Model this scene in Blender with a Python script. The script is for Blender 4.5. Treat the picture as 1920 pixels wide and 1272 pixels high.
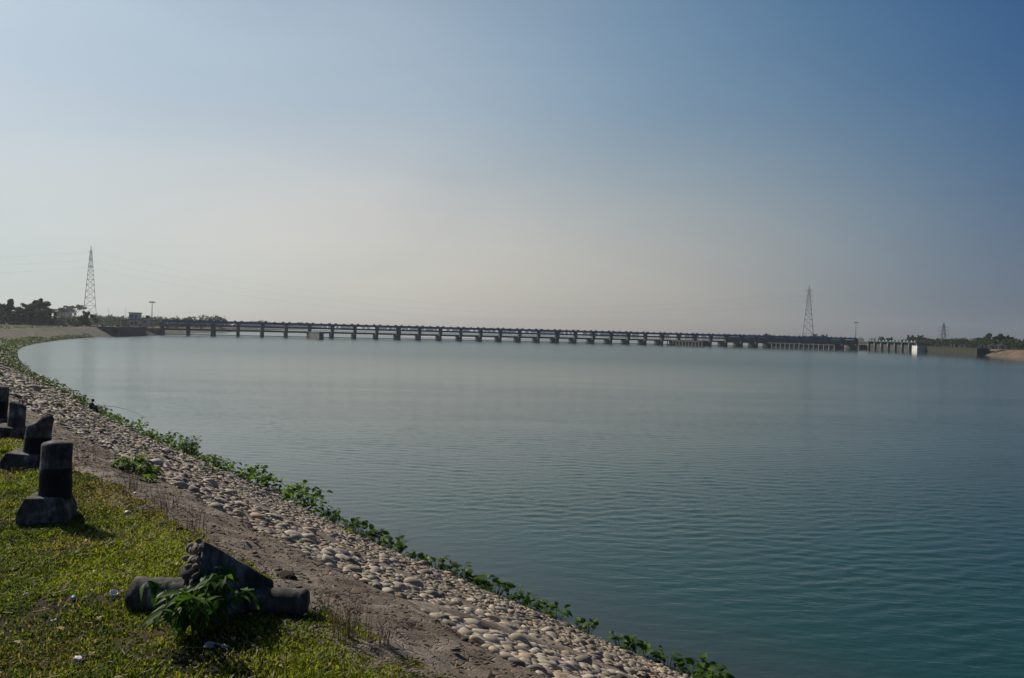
import bpy, math, random
import numpy as np
from mathutils import Vector, Matrix

random.seed(7)
rng = np.random.default_rng(11)
scene = bpy.context.scene
for o in list(bpy.data.objects):
    bpy.data.objects.remove(o)

# ------------------------------------------------------------------ camera
EYE = 7.0                       # eye height above the river
CAM_F, CAM_ROLL, CAM_PITCH = 1464.0, math.radians(1.44), math.radians(0.532)
cam_data = bpy.data.cameras.new('camera')
cam_data.sensor_width = 36.0
cam_data.lens = 36.0 * CAM_F / 1920.0
cam_data.clip_start, cam_data.clip_end = 0.1, 20000.0
cam = bpy.data.objects.new('camera', cam_data)
scene.collection.objects.link(cam)
cam.location = (0, 0, EYE)
_f = Vector((0, math.cos(CAM_PITCH), -math.sin(CAM_PITCH)))
_u0 = Vector((0, math.sin(CAM_PITCH), math.cos(CAM_PITCH)))
_r = Vector((1, 0, 0)) * math.cos(CAM_ROLL) + _u0 * math.sin(CAM_ROLL)
_u = -Vector((1, 0, 0)) * math.sin(CAM_ROLL) + _u0 * math.cos(CAM_ROLL)
cam.rotation_euler = Matrix((_r, _u, -_f)).transposed().to_euler()
scene.camera = cam

# ------------------------------------------------------------------ light
SUN_AZ = math.radians(-52.0)    # measured from +Y towards +X
SUN_EL = math.radians(36.0)
to_sun = Vector((math.sin(SUN_AZ) * math.cos(SUN_EL), math.cos(SUN_AZ) * math.cos(SUN_EL), math.sin(SUN_EL)))
world = bpy.data.worlds.new('World')
scene.world = world
world.use_nodes = True
wn, wl = world.node_tree.nodes, world.node_tree.links
wn.clear()
sky = wn.new('ShaderNodeTexSky')
sky.sky_type = 'NISHITA'
sky.sun_disc = False
sky.sun_elevation = SUN_EL
sky.sun_rotation = SUN_AZ
sky.altitude = 50
sky.air_density = 1.0
sky.dust_density = 0.4
sky.ozone_density = 1.2
bg = wn.new('ShaderNodeBackground')
bg.inputs['Strength'].default_value = 0.11
wo = wn.new('ShaderNodeOutputWorld')
# hazy-day tint over the whole dome: warmer and paler round the sun, deeper blue away from it
def _ramp(fac, stops):
    nd = wn.new('ShaderNodeValToRGB'); nd.color_ramp.interpolation = 'B_SPLINE'; el = nd.color_ramp.elements
    while len(el) < len(stops): el.new(.5)
    for e, (p, c) in zip(el, stops): e.position = p; e.color = (*c, 1)
    wl.new(fac, nd.inputs[0]); return nd.outputs[0]
def _mul(a, b):
    nd = wn.new('ShaderNodeMixRGB'); nd.blend_type = 'MULTIPLY'; nd.inputs[0].default_value = 1.0
    wl.new(a, nd.inputs[1])
    if isinstance(b, tuple): nd.inputs[2].default_value = (*b, 1)
    else: wl.new(b, nd.inputs[2])
    return nd.outputs[0]
geo = wn.new('ShaderNodeTexCoord')
nrm = wn.new('ShaderNodeVectorMath'); nrm.operation = 'NORMALIZE'; wl.new(geo.outputs['Generated'], nrm.inputs[0])
dsun = wn.new('ShaderNodeVectorMath'); dsun.operation = 'DOT_PRODUCT'; dsun.inputs[1].default_value = to_sun; wl.new(nrm.outputs[0], dsun.inputs[0])
sepz = wn.new('ShaderNodeSeparateXYZ'); wl.new(nrm.outputs[0], sepz.inputs[0])
c_sun = _ramp(dsun.outputs['Value'], [(0.0, (0.17, 0.31, 0.575)), (0.1, (0.19, 0.33, 0.595)), (0.2, (0.3303, 0.4929, 0.7164)), (0.3, (0.5318, 0.6616, 0.7992)), (0.4, (0.7263, 0.7928, 0.8555)), (0.5, (0.8343, 0.8786, 0.9089)), (0.6, (0.936, 0.9542, 0.9633)), (0.7, (1.0, 1.0, 1.0)), (0.8, (0.8429, 0.9303, 0.9816)), (0.9, (0.6123, 0.7967, 0.942)), (1.0, (0.55, 0.75, 0.93))])
c_el = _ramp(sepz.outputs['Z'], [(0.0, (0.4227, 0.5396, 0.7274)), (0.03, (0.5193, 0.608, 0.7278)), (0.06, (0.664, 0.6993, 0.7234)), (0.1, (0.8795, 0.8386, 0.7442)), (0.15, (1.0, 0.9488, 0.7872)), (0.2, (0.9655, 1.0, 0.8471)), (0.27, (0.7978, 0.9872, 0.9158)), (0.38, (0.6351, 0.9664, 1.0)), (0.6, (0.5, 0.80, 0.87)), (1.0, (0.40, 0.66, 0.77))])
# the veil thins differently near the sun and away from it
def _mth(op, x, y):
    nd = wn.new('ShaderNodeMath'); nd.operation = op
    for i, q in enumerate((x, y)):
        if isinstance(q, (int, float)): nd.inputs[i].default_value = q
        else: wl.new(q, nd.inputs[i])
    return nd.outputs[0]
cross = _mth('ADD', _mth('MULTIPLY', _mth('MULTIPLY', _mth('SUBTRACT', dsun.outputs['Value'], .5), _mth('SUBTRACT', _mth('MINIMUM', sepz.outputs['Z'], .42), .15)), 5.0), .5)
c_x = _ramp(cross, [(0.1, (0.22, 0.49, 0.855)), (0.3, (0.2872, 0.5519, 0.8706)), (0.5, (0.4407, 0.6726, 0.902)), (0.7, (0.6509, 0.8048, 0.944)), (0.9, (1.0, 1.0, 1.0))])
skycol = _mul(_mul(_mul(_mul(sky.outputs[0], c_sun), c_el), c_x), (2.577, 1.290, .892))
# thin uneven veil of high cloud
cmap = wn.new('ShaderNodeMapping'); cmap.inputs['Scale'].default_value = (1.3, 1.3, 5.0); cmap.inputs['Rotation'].default_value = (.25, .15, .4); wl.new(nrm.outputs[0], cmap.inputs['Vector'])
vn = wn.new('ShaderNodeTexNoise'); vn.inputs['Scale'].default_value = 1.6; vn.inputs['Detail'].default_value = 5; vn.inputs['Distortion'].default_value = .6; wl.new(cmap.outputs[0], vn.inputs['Vector'])
skycol = _mul(skycol, _ramp(vn.outputs['Fac'], [(.3, (.89, .91, .935)), (.7, (1.03, 1.03, 1.02))]))
wl.new(skycol, bg.inputs['Color'])
wl.new(bg.outputs[0], wo.inputs['Surface'])
sun_d = bpy.data.lights.new('sun', 'SUN')
sun_d.energy = 5.0
sun_d.angle = math.radians(0.6)
sun_d.color = (1.0, 0.91, 0.78)
sun = bpy.data.objects.new('sun', sun_d)
scene.collection.objects.link(sun)
sun.rotation_euler = to_sun.to_track_quat('Z', 'Y').to_euler()
sun.location = (0, 0, 200)

scene.view_settings.view_transform = 'Standard'
scene.view_settings.look = 'None'
scene.view_settings.exposure = 0.0
scene.view_settings.gamma = 1.0
scene.view_settings.use_curve_mapping = False
scene.render.engine = 'CYCLES'
scene.cycles.use_denoising = True
scene.cycles.max_bounces = 6
scene.cycles.volume_bounces = 1
scene.cycles.transparent_max_bounces = 8
scene.cycles.sample_clamp_indirect = 4.0

# ------------------------------------------------------------------ helpers
C = scene.collection

def link(o, parent=None):
    C.objects.link(o)
    if parent is not None:
        o.parent = parent
    return o

def mesh(verts, faces, smooth=False, name='mesh'):
    me = bpy.data.meshes.new(name)
    verts = np.asarray(verts, dtype=np.float32)
    if isinstance(faces, np.ndarray):
        k = faces.shape[1]
        me.vertices.add(len(verts)); me.vertices.foreach_set('co', verts.ravel())
        me.loops.add(faces.size); me.loops.foreach_set('vertex_index', faces.astype(np.int32).ravel())
        me.polygons.add(len(faces))
        me.polygons.foreach_set('loop_start', np.arange(0, faces.size, k, dtype=np.int32))
        me.update(calc_edges=True)
        me.validate()
    else:
        me.from_pydata([tuple(map(float, v)) for v in verts], [], faces)
        me.update()
    if smooth:
        me.polygons.foreach_set('use_smooth', [True] * len(me.polygons))
    return me

def obj(name, me, mat=None, parent=None):
    o = bpy.data.objects.new(name, me)
    if mat is not None and len(me.materials) == 0:
        me.materials.append(mat)
    return link(o, parent)

def tag(o, label=None, cat=None, group=None, kind=None):
    if label: o['label'] = label
    if cat: o['category'] = cat
    if group: o['group'] = group
    if kind: o['kind'] = kind
    return o

def empty(name, loc, rz=0.0, **kw):
    o = bpy.data.objects.new(name, None)
    o.empty_display_size = 0.2
    o.location = loc
    o.rotation_euler = (0, 0, rz)
    link(o)
    return tag(o, **kw)

def colattr(me, cols):
    a = me.color_attributes.new('tint', 'FLOAT_COLOR', 'POINT')
    c = np.ones((len(me.vertices), 4), dtype=np.float32)
    c[:, :3] = cols
    a.data.foreach_set('color', c.ravel())

class MB:
    """collects shapes for one mesh"""
    def __init__(s): s.v, s.f = [], []
    def add(s, vs, fs):
        n = len(s.v); s.v += [tuple(v) for v in vs]; s.f += [tuple(i + n for i in f) for f in fs]; return s
    def box(s, x0, x1, y0, y1, z0, z1):
        return s.add([(x0,y0,z0),(x1,y0,z0),(x1,y1,z0),(x0,y1,z0),(x0,y0,z1),(x1,y0,z1),(x1,y1,z1),(x0,y1,z1)],
                     [(3,2,1,0),(4,5,6,7),(0,1,5,4),(1,2,6,5),(2,3,7,6),(3,0,4,7)])
    def tube(s, p, q, r0, r1=None, n=6, caps=True):
        r1 = r0 if r1 is None else r1
        p, q = Vector(p), Vector(q); d = (q - p)
        if d.length < 1e-6: return s
        d.normalize()
        a = d.orthogonal().normalized(); b = d.cross(a)
        vs = []
        for c, r in ((p, r0), (q, r1)):
            for i in range(n):
                t = 2 * math.pi * i / n
                vs.append(c + a * (r * math.cos(t)) + b * (r * math.sin(t)))
        fs = [(i, (i + 1) % n, n + (i + 1) % n, n + i) for i in range(n)]
        if caps:
            fs += [tuple(range(n - 1, -1, -1)), tuple(range(n, 2 * n))]
        return s.add(vs, fs)
    def path(s, pts, radii, n=6):
        for i in range(len(pts) - 1):
            s.tube(pts[i], pts[i + 1], radii[i], radii[i + 1], n)
        return s
    def prism(s, poly, y0, y1):
        """poly in xz, extruded along y"""
        k = len(poly)
        vs = [(x, y0, z) for x, z in poly] + [(x, y1, z) for x, z in poly]
        fs = [(i, (i + 1) % k, k + (i + 1) % k, k + i) for i in range(k)]
        fs += [tuple(range(k - 1, -1, -1)), tuple(range(k, 2 * k))]
        return s.add(vs, fs)
    def plan(s, poly, z0, z1):
        """poly in xy, extruded up"""
        k = len(poly)
        vs = [(x, y, z0) for x, y in poly] + [(x, y, z1) for x, y in poly]
        fs = [(i, (i + 1) % k, k + (i + 1) % k, k + i) for i in range(k)]
        fs += [tuple(range(k - 1, -1, -1)), tuple(range(k, 2 * k))]
        return s.add(vs, fs)
    def me(s, smooth=False): return mesh(s.v, s.f, smooth)
    def build(s, name, mat, parent=None, smooth=False): return obj(name, s.me(smooth), mat, parent)

def copy_tree(o, parent=None):
    c = o.copy(); C.objects.link(c); c.parent = parent
    for ch in list(o.children): copy_tree(ch, c)
    return c

# lattice noise for shaping the ground
_tab = rng.random((256, 256))
def vnoise(x, y):
    x = np.asarray(x, float); y = np.asarray(y, float)
    xi, yi = np.floor(x).astype(int), np.floor(y).astype(int)
    fx, fy = x - xi, y - yi
    fx, fy = fx * fx * (3 - 2 * fx), fy * fy * (3 - 2 * fy)
    g = lambda a, b: _tab[a % 256, b % 256]
    return ((g(xi, yi) * (1 - fx) + g(xi + 1, yi) * fx) * (1 - fy) + (g(xi, yi + 1) * (1 - fx) + g(xi + 1, yi + 1) * fx) * fy)
def fbm(x, y, sc=1.0, oc=4):
    t, a = 0, .5
    for k in range(oc):
        t = t + a * (vnoise(np.asarray(x) * sc + 17 * k, np.asarray(y) * sc + 31 * k) - .5); sc *= 2.03; a *= .5
    return t

# ------------------------------------------------------------------ materials
class NT:
    def __init__(s, name):
        s.m = bpy.data.materials.new(name); s.m.use_nodes = True
        s.t = s.m.node_tree; s.n = s.t.nodes; s.l = s.t.links; s.n.clear()
        s.out = s.n.new('ShaderNodeOutputMaterial')
    def new(s, typ, **kw):
        nd = s.n.new('ShaderNode' + typ)
        for k, v in kw.items():
            if k in nd.inputs.keys() if not hasattr(nd, k) else False: nd.inputs[k].default_value = v
            else: setattr(nd, k, v)
        return nd
    def pos(s, scale=(1, 1, 1), rot=(0, 0, 0), generated=False):
        g = s.new('NewGeometry'); mp = s.new('Mapping')
        mp.inputs['Scale'].default_value = scale; mp.inputs['Rotation'].default_value = rot
        s.l.new(g.outputs['Position'], mp.inputs['Vector'])
        return mp.outputs[0]
    def noise(s, vec, scale, detail=4, rough=.55, dist=0.0):
        nd = s.new('TexNoise'); nd.inputs['Scale'].default_value = scale; nd.inputs['Detail'].default_value = detail
        nd.inputs['Roughness'].default_value = rough; nd.inputs['Distortion'].default_value = dist
        s.l.new(vec, nd.inputs['Vector']); return nd.outputs['Fac']
    def ramp(s, fac, stops):
        nd = s.new('ValToRGB'); el = nd.color_ramp.elements
        while len(el) < len(stops): el.new(.5)
        for e, (p, c) in zip(el, stops): e.position = p; e.color = (*c, 1)
        s.l.new(fac, nd.inputs[0]); return nd.outputs[0]
    def mix(s, fac, a, b, mode='MIX'):
        nd = s.new('MixRGB'); nd.blend_type = mode
        for i, v in ((0, fac), (1, a), (2, b)):
            if isinstance(v, (int, float)): nd.inputs[i].default_value = v
            elif isinstance(v, tuple): nd.inputs[i].default_value = (*v, 1)
            else: s.l.new(v, nd.inputs[i])
        return nd.outputs[0]
    def bump(s, h, strength=.4, dist=.02, normal=None):
        nd = s.new('Bump'); nd.inputs['Strength'].default_value = strength; nd.inputs['Distance'].default_value = dist
        s.l.new(h, nd.inputs['Height'])
        if normal is not None: s.l.new(normal, nd.inputs['Normal'])
        return nd.outputs[0]
    def principled(s, color, rough=.8, normal=None, spec=.3, metallic=0.0):
        p = s.new('BsdfPrincipled')
        p.inputs['Roughness'].default_value = rough; p.inputs['Specular IOR Level'].default_value = spec
        p.inputs['Metallic'].default_value = metallic
        if isinstance(color, tuple): p.inputs['Base Color'].default_value = (*color, 1)
        else: s.l.new(color, p.inputs['Base Color'])
        if normal is not None: s.l.new(normal, p.inputs['Normal'])
        s.l.new(p.outputs[0], s.out.inputs['Surface']); return p

def mat_mottled(name, c0, c1, scale=3.0, rough=.85, bump=.3, bdist=.02, spec=.25, fine=None):
    t = NT(name); v = t.pos()
    n = t.noise(v, scale, 6)
    col = t.ramp(n, [(.3, c0), (.7, c1)])
    n2 = t.noise(v, fine or scale * 9, 3)
    t.principled(col, rough, t.bump(n2, bump, bdist), spec); return t.m

def mat_leaf(name, c0, c1, trans=.45, rough=.45, spec=.35, attr=False):
    """leaf sheet: part of the light passes through"""
    t = NT(name)
    oi = t.new('ObjectInfo'); g = t.new('NewGeometry')
    if attr:
        a = t.new('VertexColor'); a.layer_name = 'tint'; col = a.outputs[0]
    else:
        n = t.noise(g.outputs['Position'], 5.0, 3)
        add = t.new('Math'); add.operation = 'ADD'; t.l.new(n, add.inputs[0]); 
        mul = t.new('Math'); mul.operation = 'MULTIPLY_ADD'; t.l.new(oi.outputs['Random'], mul.inputs[0]); mul.inputs[1].default_value = .5; mul.inputs[2].default_value = -.25
        t.l.new(mul.outputs[0], add.inputs[1])
        col = t.ramp(add.outputs[0], [(.3, c0), (.72, c1)])
    p = t.new('BsdfPrincipled'); p.inputs['Roughness'].default_value = rough; p.inputs['Specular IOR Level'].default_value = spec
    t.l.new(col, p.inputs['Base Color'])
    tr = t.new('BsdfTranslucent')
    t.l.new(t.mix(1.0, col, (1.0, 1.0, .45), 'MULTIPLY'), tr.inputs['Color'])
    mx = t.new('MixShader'); mx.inputs[0].default_value = trans
    t.l.new(p.outputs[0], mx.inputs[1]); t.l.new(tr.outputs[0], mx.inputs[2])
    t.l.new(mx.outputs[0], t.out.inputs['Surface']); return t.m

M = {}
# old guard-post concrete blackened by algae, paler where it has flaked
def _old_concrete():
    t = NT('algae_blackened_concrete'); v = t.pos()
    n = t.noise(v, 5.5, 8, .65, .4); n2 = t.noise(v, 26, 5, .6)
    n3 = t.noise(t.pos((9, 9, 1.6)), 2.2, 4, .6)
    c = t.ramp(n, [(.34, (.035, .034, .031)), (.52, (.11, .105, .094)), (.68, (.34, .32, .285))])
    c = t.mix(t.ramp(n3, [(.42, (0, 0, 0)), (.60, (.7, .7, .7))]), c, (.028, .029, .024))
    t.principled(c, .92, t.bump(n2, .6, .012), .15); return t.m
M['old_concrete'] = _old_concrete()
M['tar'] = mat_mottled('old_tar_coating', (.009, .009, .0085), (.022, .021, .02), 7, .8, .4, .01)
M['aggregate'] = mat_mottled('cobble_aggregate', (.10, .085, .065), (.24, .2, .155), 9, .85, .3, .01)
M['mortar'] = mat_mottled('broken_mortar', (.04, .037, .032), (.11, .1, .088), 18, .95, .8, .03)
M['pier'] = mat_mottled('pier_concrete', (.045, .052, .062), (.10, .103, .108), .35, .9, .2, .05)
M['blue'] = mat_mottled('blue_steel_paint', (.014, .07, .17), (.025, .10, .22), .8, .5, .1, .01, .4)
M['teal'] = mat_mottled('teal_gate_paint', (.02, .07, .085), (.035, .1, .11), .8, .5, .1, .01, .4)
M['deck'] = mat_mottled('deck_concrete', (.045, .048, .054), (.09, .09, .09), .5, .9, .2, .03)
M['darkwall'] = mat_mottled('damp_wing_wall_concrete', (.045, .045, .043), (.10, .098, .09), .3, .9, .2, .05)
M['mossy'] = mat_mottled('mossy_dark_wall', (.016, .018, .012), (.045, .044, .03), .4, .95, .4, .1)
M['white_wall'] = mat_mottled('whitewashed_wall', (.4, .4, .38), (.72, .71, .68), .5, .85, .2, .03)
M['palecol'] = mat_mottled('grey_weathered_concrete', (.13, .125, .115), (.27, .255, .23), .6, .9, .2, .03)
M['cream'] = mat_mottled('cream_plaster', (.74, .64, .5), (.84, .75, .62), .5, .85, .2, .02)
M['cream2'] = mat_mottled('ochre_plaster', (.74, .54, .3), (.84, .66, .4), .5, .85, .2, .02)
M['roofdark'] = mat_mottled('dark_roof_slab', (.06, .055, .05), (.12, .11, .1), .7, .9)
M['glass'] = NT('dark_window_glass'); M['glass'].principled((.02, .03, .045), .08, None, .5); M['glass'] = M['glass'].m
M['steel'] = mat_mottled('galvanised_steel', (.10, .095, .12), (.2, .19, .23), 1.0, .5, .1, .01, .4)
M['cable'] = NT('cable_aluminium'); M['cable'].principled((.3, .3, .3), .6); M['cable'] = M['cable'].m
M['lampwhite'] = NT('lamp_head_white'); M['lampwhite'].principled((.85, .85, .85), .3, None, .5); M['lampwhite'] = M['lampwhite'].m
M['bark'] = mat_mottled('tree_bark', (.035, .027, .02), (.085, .065, .047), 4, .95, .6, .05)
M['crown'] = mat_leaf('tree_leaves', (.018, .034, .012), (.05, .075, .022), .25, .6, .15)
M['crown2'] = mat_leaf('feathery_tree_leaves', (.028, .045, .02), (.065, .09, .035), .25, .6, .15)
M['scrub'] = mat_leaf('bank_scrub_leaves', (.03, .055, .012), (.11, .16, .03), .4, .55, .2)
M['taro'] = mat_leaf('taro_leaves', (.028, .078, .010), (.095, .175, .025), .55, .5, .18)
M['bush'] = mat_leaf('bush_leaves', (.05, .12, .014), (.17, .27, .04), .5, .55, .18)
M['weed'] = mat_leaf('weed_leaves', (.032, .09, .011), (.085, .17, .022), .5, .55, .18)
M['stalk'] = mat_mottled('plant_stalk', (.05, .07, .02), (.1, .11, .035), 8, .7)
M['reed'] = mat_leaf('reed_blades', (.05, .09, .025), (.16, .19, .07), .4, .5, .2)
M['straw'] = mat_mottled('dry_straw', (.16, .11, .06), (.36, .27, .16), 14, .8)
M['grass'] = mat_leaf('turf_blades', None, None, .55, .5, .2, attr=True)
M['plastic'] = mat_mottled('pale_plastic_litter', (.42, .38, .34), (.72, .67, .6), 25, .5, .3, .006, .4)
M['bluelitter'] = mat_mottled('blue_plastic_litter', (.05, .16, .5), (.1, .28, .7), 25, .4, .2, .004, .4)
M['redlitter'] = mat_mottled('red_wrapper', (.4, .04, .05), (.55, .12, .1), 30, .4, .2, .004, .4)
M['leaflitter'] = mat_mottled('dead_leaf', (.14, .09, .05), (.42, .32, .22), 20, .8)
M['tan_paper'] = mat_mottled('faded_paper', (.36, .3, .24), (.5, .44, .36), 25, .8, .3, .006)
M['rust'] = mat_mottled('rusty_rebar', (.05, .025, .015), (.12, .055, .03), 30, .85)
M['cloth'] = mat_mottled('dark_blue_shirt', (.03, .04, .06), (.05, .065, .1), 12, .9)
M['cloth2'] = mat_mottled('dark_trousers', (.012, .013, .018), (.022, .024, .03), 12, .9)
M['skin'] = mat_mottled('brown_skin', (.11, .06, .035), (.14, .075, .045), 12, .6)
M['hair'] = mat_mottled('black_hair', (.006, .006, .006), (.012, .011, .01), 20, .6)
M['yellow'] = mat_mottled('yellow_machine_paint', (.55, .36, .03), (.65, .45, .05), 1, .5)
M['orange'] = mat_mottled('orange_machine_paint', (.4, .12, .02), (.5, .17, .03), 1, .5)
M['tin'] = mat_mottled('weathered_tin_sheet', (.16, .16, .16), (.3, .29, .28), 1.5, .5, .2, .02, .4)

def _stone_mat():
    t = NT('river_cobble'); oi = t.new('ObjectInfo'); g = t.new('NewGeometry')
    at = t.new('VertexColor'); at.layer_name = 'tint'
    n = t.noise(g.outputs['Position'], 30, 4, .6)
    n1 = t.noise(g.outputs['Position'], 1.1, 3, .5)
    base = t.ramp(n, [(.3, (.75, .74, .72)), (.7, (1.1, 1.1, 1.1))])
    c = t.mix(1.0, at.outputs[0], base, 'MULTIPLY')
    rnd = t.ramp(oi.outputs['Random'], [(0, (.4, .4, .41)), (.3, (.82, .8, .77)), (.65, (1.1, 1.07, 1.02)), (1, (1.2, 1.05, .85))])
    c = t.mix(1.0, c, rnd, 'MULTIPLY')
    c = t.mix(t.ramp(n1, [(.5, (0, 0, 0)), (.7, (.35, .35, .35))]), c, (.17, .14, .11))
    t.principled(c, .75, t.bump(n, .25, .006), .3); return t.m
M['stone'] = _stone_mat()

def _dirt(name, far=False):
    t = NT(name); v = t.pos()
    a = t.noise(v, 1.7, 7, .62); b = t.noise(v, 11, 7, .72); d = t.noise(v, 60, 5, .75)
    vo = t.new('TexVoronoi'); vo.feature = 'DISTANCE_TO_EDGE'; vo.inputs['Scale'].default_value = 7.0
    wv = t.new('MixRGB'); wv.inputs[0].default_value = .12; t.l.new(v, wv.inputs[1])
    nz_ = t.new('TexNoise'); nz_.inputs['Scale'].default_value = 9; t.l.new(v, nz_.inputs['Vector']); t.l.new(nz_.outputs['Color'], wv.inputs[2]); t.l.new(wv.outputs[0], vo.inputs['Vector'])
    c = t.ramp(a, [(.28, (.115, .09, .07)), (.46, (.205, .168, .134)), (.60, (.28, .238, .196)), (.74, (.35, .31, .27))])
    c = t.mix(t.ramp(b, [(.32, (.75, .75, .75)), (.5, (0, 0, 0))]), c, (.055, .04, .03))
    c = t.mix(t.ramp(d, [(.30, (.6, .6, .6)), (.42, (0, 0, 0))]), c, (.05, .038, .03))
    crack = t.ramp(vo.outputs['Distance'], [(0.0, (.0, .0, .0)), (.05, (1, 1, 1))])
    h = t.mix(.5, t.mix(.35, b, d), crack, 'MULTIPLY')
    t.principled(c, .95, t.bump(h, 1.0, .05), .1); return t.m
M['dirt'] = _dirt('dry_mud')

def _turf():
    t = NT('turf_soil'); v = t.pos()
    a = t.noise(v, 1.1, 6, .6); b = t.noise(v, 14, 5, .7)
    c = t.ramp(a, [(.35, (.018, .017, .008)), (.5, (.032, .027, .014)), (.66, (.085, .062, .038))])
    t.principled(c, .95, t.bump(b, .8, .03), .1); return t.m
M['turf'] = _turf()

def _slope():
    """far pitching: cobbles too far off to pick apart, with soil between"""
    t = NT('far_stone_pitching'); v = t.pos()
    vo = t.new('TexVoronoi'); vo.inputs['Scale'].default_value = 5.5; t.l.new(v, vo.inputs['Vector'])
    a = t.noise(v, .35, 6, .6); b = t.noise(v, 2.2, 6, .7)
    sep = t.new('SeparateColor'); t.l.new(vo.outputs['Color'], sep.inputs[0])
    stone = t.ramp(sep.outputs[0], [(0, (.09, .078, .066)), (.5, (.17, .15, .126)), (1, (.3, .27, .23))])
    c = t.mix(t.ramp(b, [(.4, (.7, .7, .7)), (.62, (.15, .15, .15))]), stone, (.14, .115, .092))
    c = t.mix(t.ramp(a, [(.44, (0, 0, 0)), (.62, (.75, .75, .75))]), c, (.06, .066, .028))
    inv = t.new('Math'); inv.operation = 'SUBTRACT'; inv.inputs[0].default_value = 1.0; t.l.new(vo.outputs['Distance'], inv.inputs[1])
    t.principled(c, .9, t.bump(inv.outputs[0], .8, .07), .15); return t.m
M['slope'] = _slope()

def _river():
    t = NT('river_water'); g = t.new('NewGeometry')
    # short-crested wind ripples, broader chop under them
    r1 = t.noise(t.pos((.75, 2.1, 1), (0, 0, math.radians(-14))), 1.15, 3, .55, .9)
    r1b = t.noise(t.pos((1.6, 4.2, 1), (0, 0, math.radians(8))), 2.1, 2, .5, .5)
    r2 = t.noise(t.pos((.26, .6, 1), (0, 0, math.radians(10))), 1.6, 3, .5, .7)
    h = t.mix(.22, t.mix(.42, r1, r2), r1b)
    # wind patches and slicks; the pool is calmer towards the barrage
    st = t.noise(t.pos((.010, .042, 1), (0, 0, math.radians(20))), 1.0, 5, .62)
    st2 = t.noise(t.pos((.06, .16, 1), (0, 0, math.radians(-25))), 1.0, 4, .6)
    k = t.mix(.4, t.ramp(st, [(.36, (.18, .18, .18)), (.6, (1, 1, 1))]), t.ramp(st2, [(.35, (.35, .35, .35)), (.65, (1, 1, 1))]))
    sep = t.new('SeparateXYZ'); t.l.new(g.outputs['Position'], sep.inputs[0])
    far = t.new('MapRange'); far.inputs[1].default_value = 60; far.inputs[2].default_value = 200; far.inputs[3].default_value = 1.0; far.inputs[4].default_value = .15
    far.interpolation_type = 'SMOOTHERSTEP'
    t.l.new(sep.outputs['Y'], far.inputs[0])
    mul = t.new('Math'); mul.operation = 'MULTIPLY'; t.l.new(k, mul.inputs[0]); t.l.new(far.outputs[0], mul.inputs[1])
    # sheltered band along the pitched bank
    dot = t.new('VectorMath'); dot.operation = 'DOT_PRODUCT'; dot.inputs[1].default_value = (.76, .65, 0)
    t.l.new(g.outputs['Position'], dot.inputs[0])
    sh = t.new('MapRange'); sh.inputs[1].default_value = 13.0; sh.inputs[2].default_value = 21.0; sh.inputs[3].default_value = .3; sh.inputs[4].default_value = 1.0
    t.l.new(dot.outputs['Value'], sh.inputs[0])
    mul2 = t.new('Math'); mul2.operation = 'MULTIPLY'; t.l.new(mul.outputs[0], mul2.inputs[0]); t.l.new(sh.outputs[0], mul2.inputs[1])
    bp = t.new('Bump'); bp.inputs['Distance'].default_value = .075; t.l.new(h, bp.inputs['Height']); t.l.new(mul2.outputs[0], bp.inputs['Strength'])
    # silty shallows within a few metres of the bank
    mr = t.new('MapRange'); mr.inputs[1].default_value = 13.0; mr.inputs[2].default_value = 17.5
    t.l.new(dot.outputs['Value'], mr.inputs[0])
    col = t.mix(mr.outputs[0], (.034, .042, .038), (.010, .043, .034))
    # unresolved wavelets far out scatter the mirror image; the pool by the right bank lies slick
    ry = t.new('MapRange'); ry.inputs[1].default_value = 40; ry.inputs[2].default_value = 210; ry.inputs[3].default_value = .06; ry.inputs[4].default_value = .25; t.l.new(sep.outputs['Y'], ry.inputs[0])
    rx = t.new('MapRange'); rx.inputs[1].default_value = 60; rx.inputs[2].default_value = 240; rx.inputs[3].default_value = 1.0; rx.inputs[4].default_value = .30; t.l.new(sep.outputs['X'], rx.inputs[0])
    rm = t.new('Math'); rm.operation = 'MULTIPLY'; t.l.new(ry.outputs[0], rm.inputs[0]); t.l.new(rx.outputs[0], rm.inputs[1])
    p = t.principled(col, .05, bp.outputs[0], .5); p.inputs['IOR'].default_value = 1.33; t.l.new(rm.outputs[0], p.inputs['Roughness'])
    return t.m
M['river'] = _river()

# ------------------------------------------------------------------ the bank line
WP = np.array([(45.3,-32.6),(39.2,-25.5),(27.8,-12.2),(16.5,1.1),(8.3,10.6),(.2,20.1),(-2.7,23.4),(-5.8,27.2),(-10.3,33.1),(-15.9,39.8),(-24,49.8),(-30.3,57.9),
               (-44.3,76.5),(-59.8,97.4),(-75.3,119.4),(-91.8,144.3),(-110.3,173.8),(-133,215),(-161,277.3),(-177,323.2),(-190.5,377),(-199,415),(-208,462),(-228,560),(-270,760),(-350,1150),(-480,1750),(-700,2800)], float)
def catmull(P, per=24):
    out = []
    Q = np.vstack([2 * P[0] - P[1], P, 2 * P[-1] - P[-2]])
    for i in range(1, len(Q) - 2):
        p0, p1, p2, p3 = Q[i-1], Q[i], Q[i+1], Q[i+2]
        for t in np.linspace(0, 1, per, endpoint=False):
            out.append(.5 * (2*p1 + (p2-p0)*t + (2*p0-5*p1+4*p2-p3)*t*t + (3*p1-p0-3*p2+p3)*t**3))
    out.append(P[-1]); return np.array(out)
_cur = catmull(WP)
_seg = np.hypot(*np.diff(_cur, axis=0).T); _arc = np.concatenate([[0], np.cumsum(_seg)])
A_MAX = _arc[-1]
A0 = _arc[np.argmin(np.hypot(_cur[:, 0] - .2, _cur[:, 1] - 20.1))] + (-(.65*.2 - .76*20.1)) * -1   # arc value where .65x-.76y = 0
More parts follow.
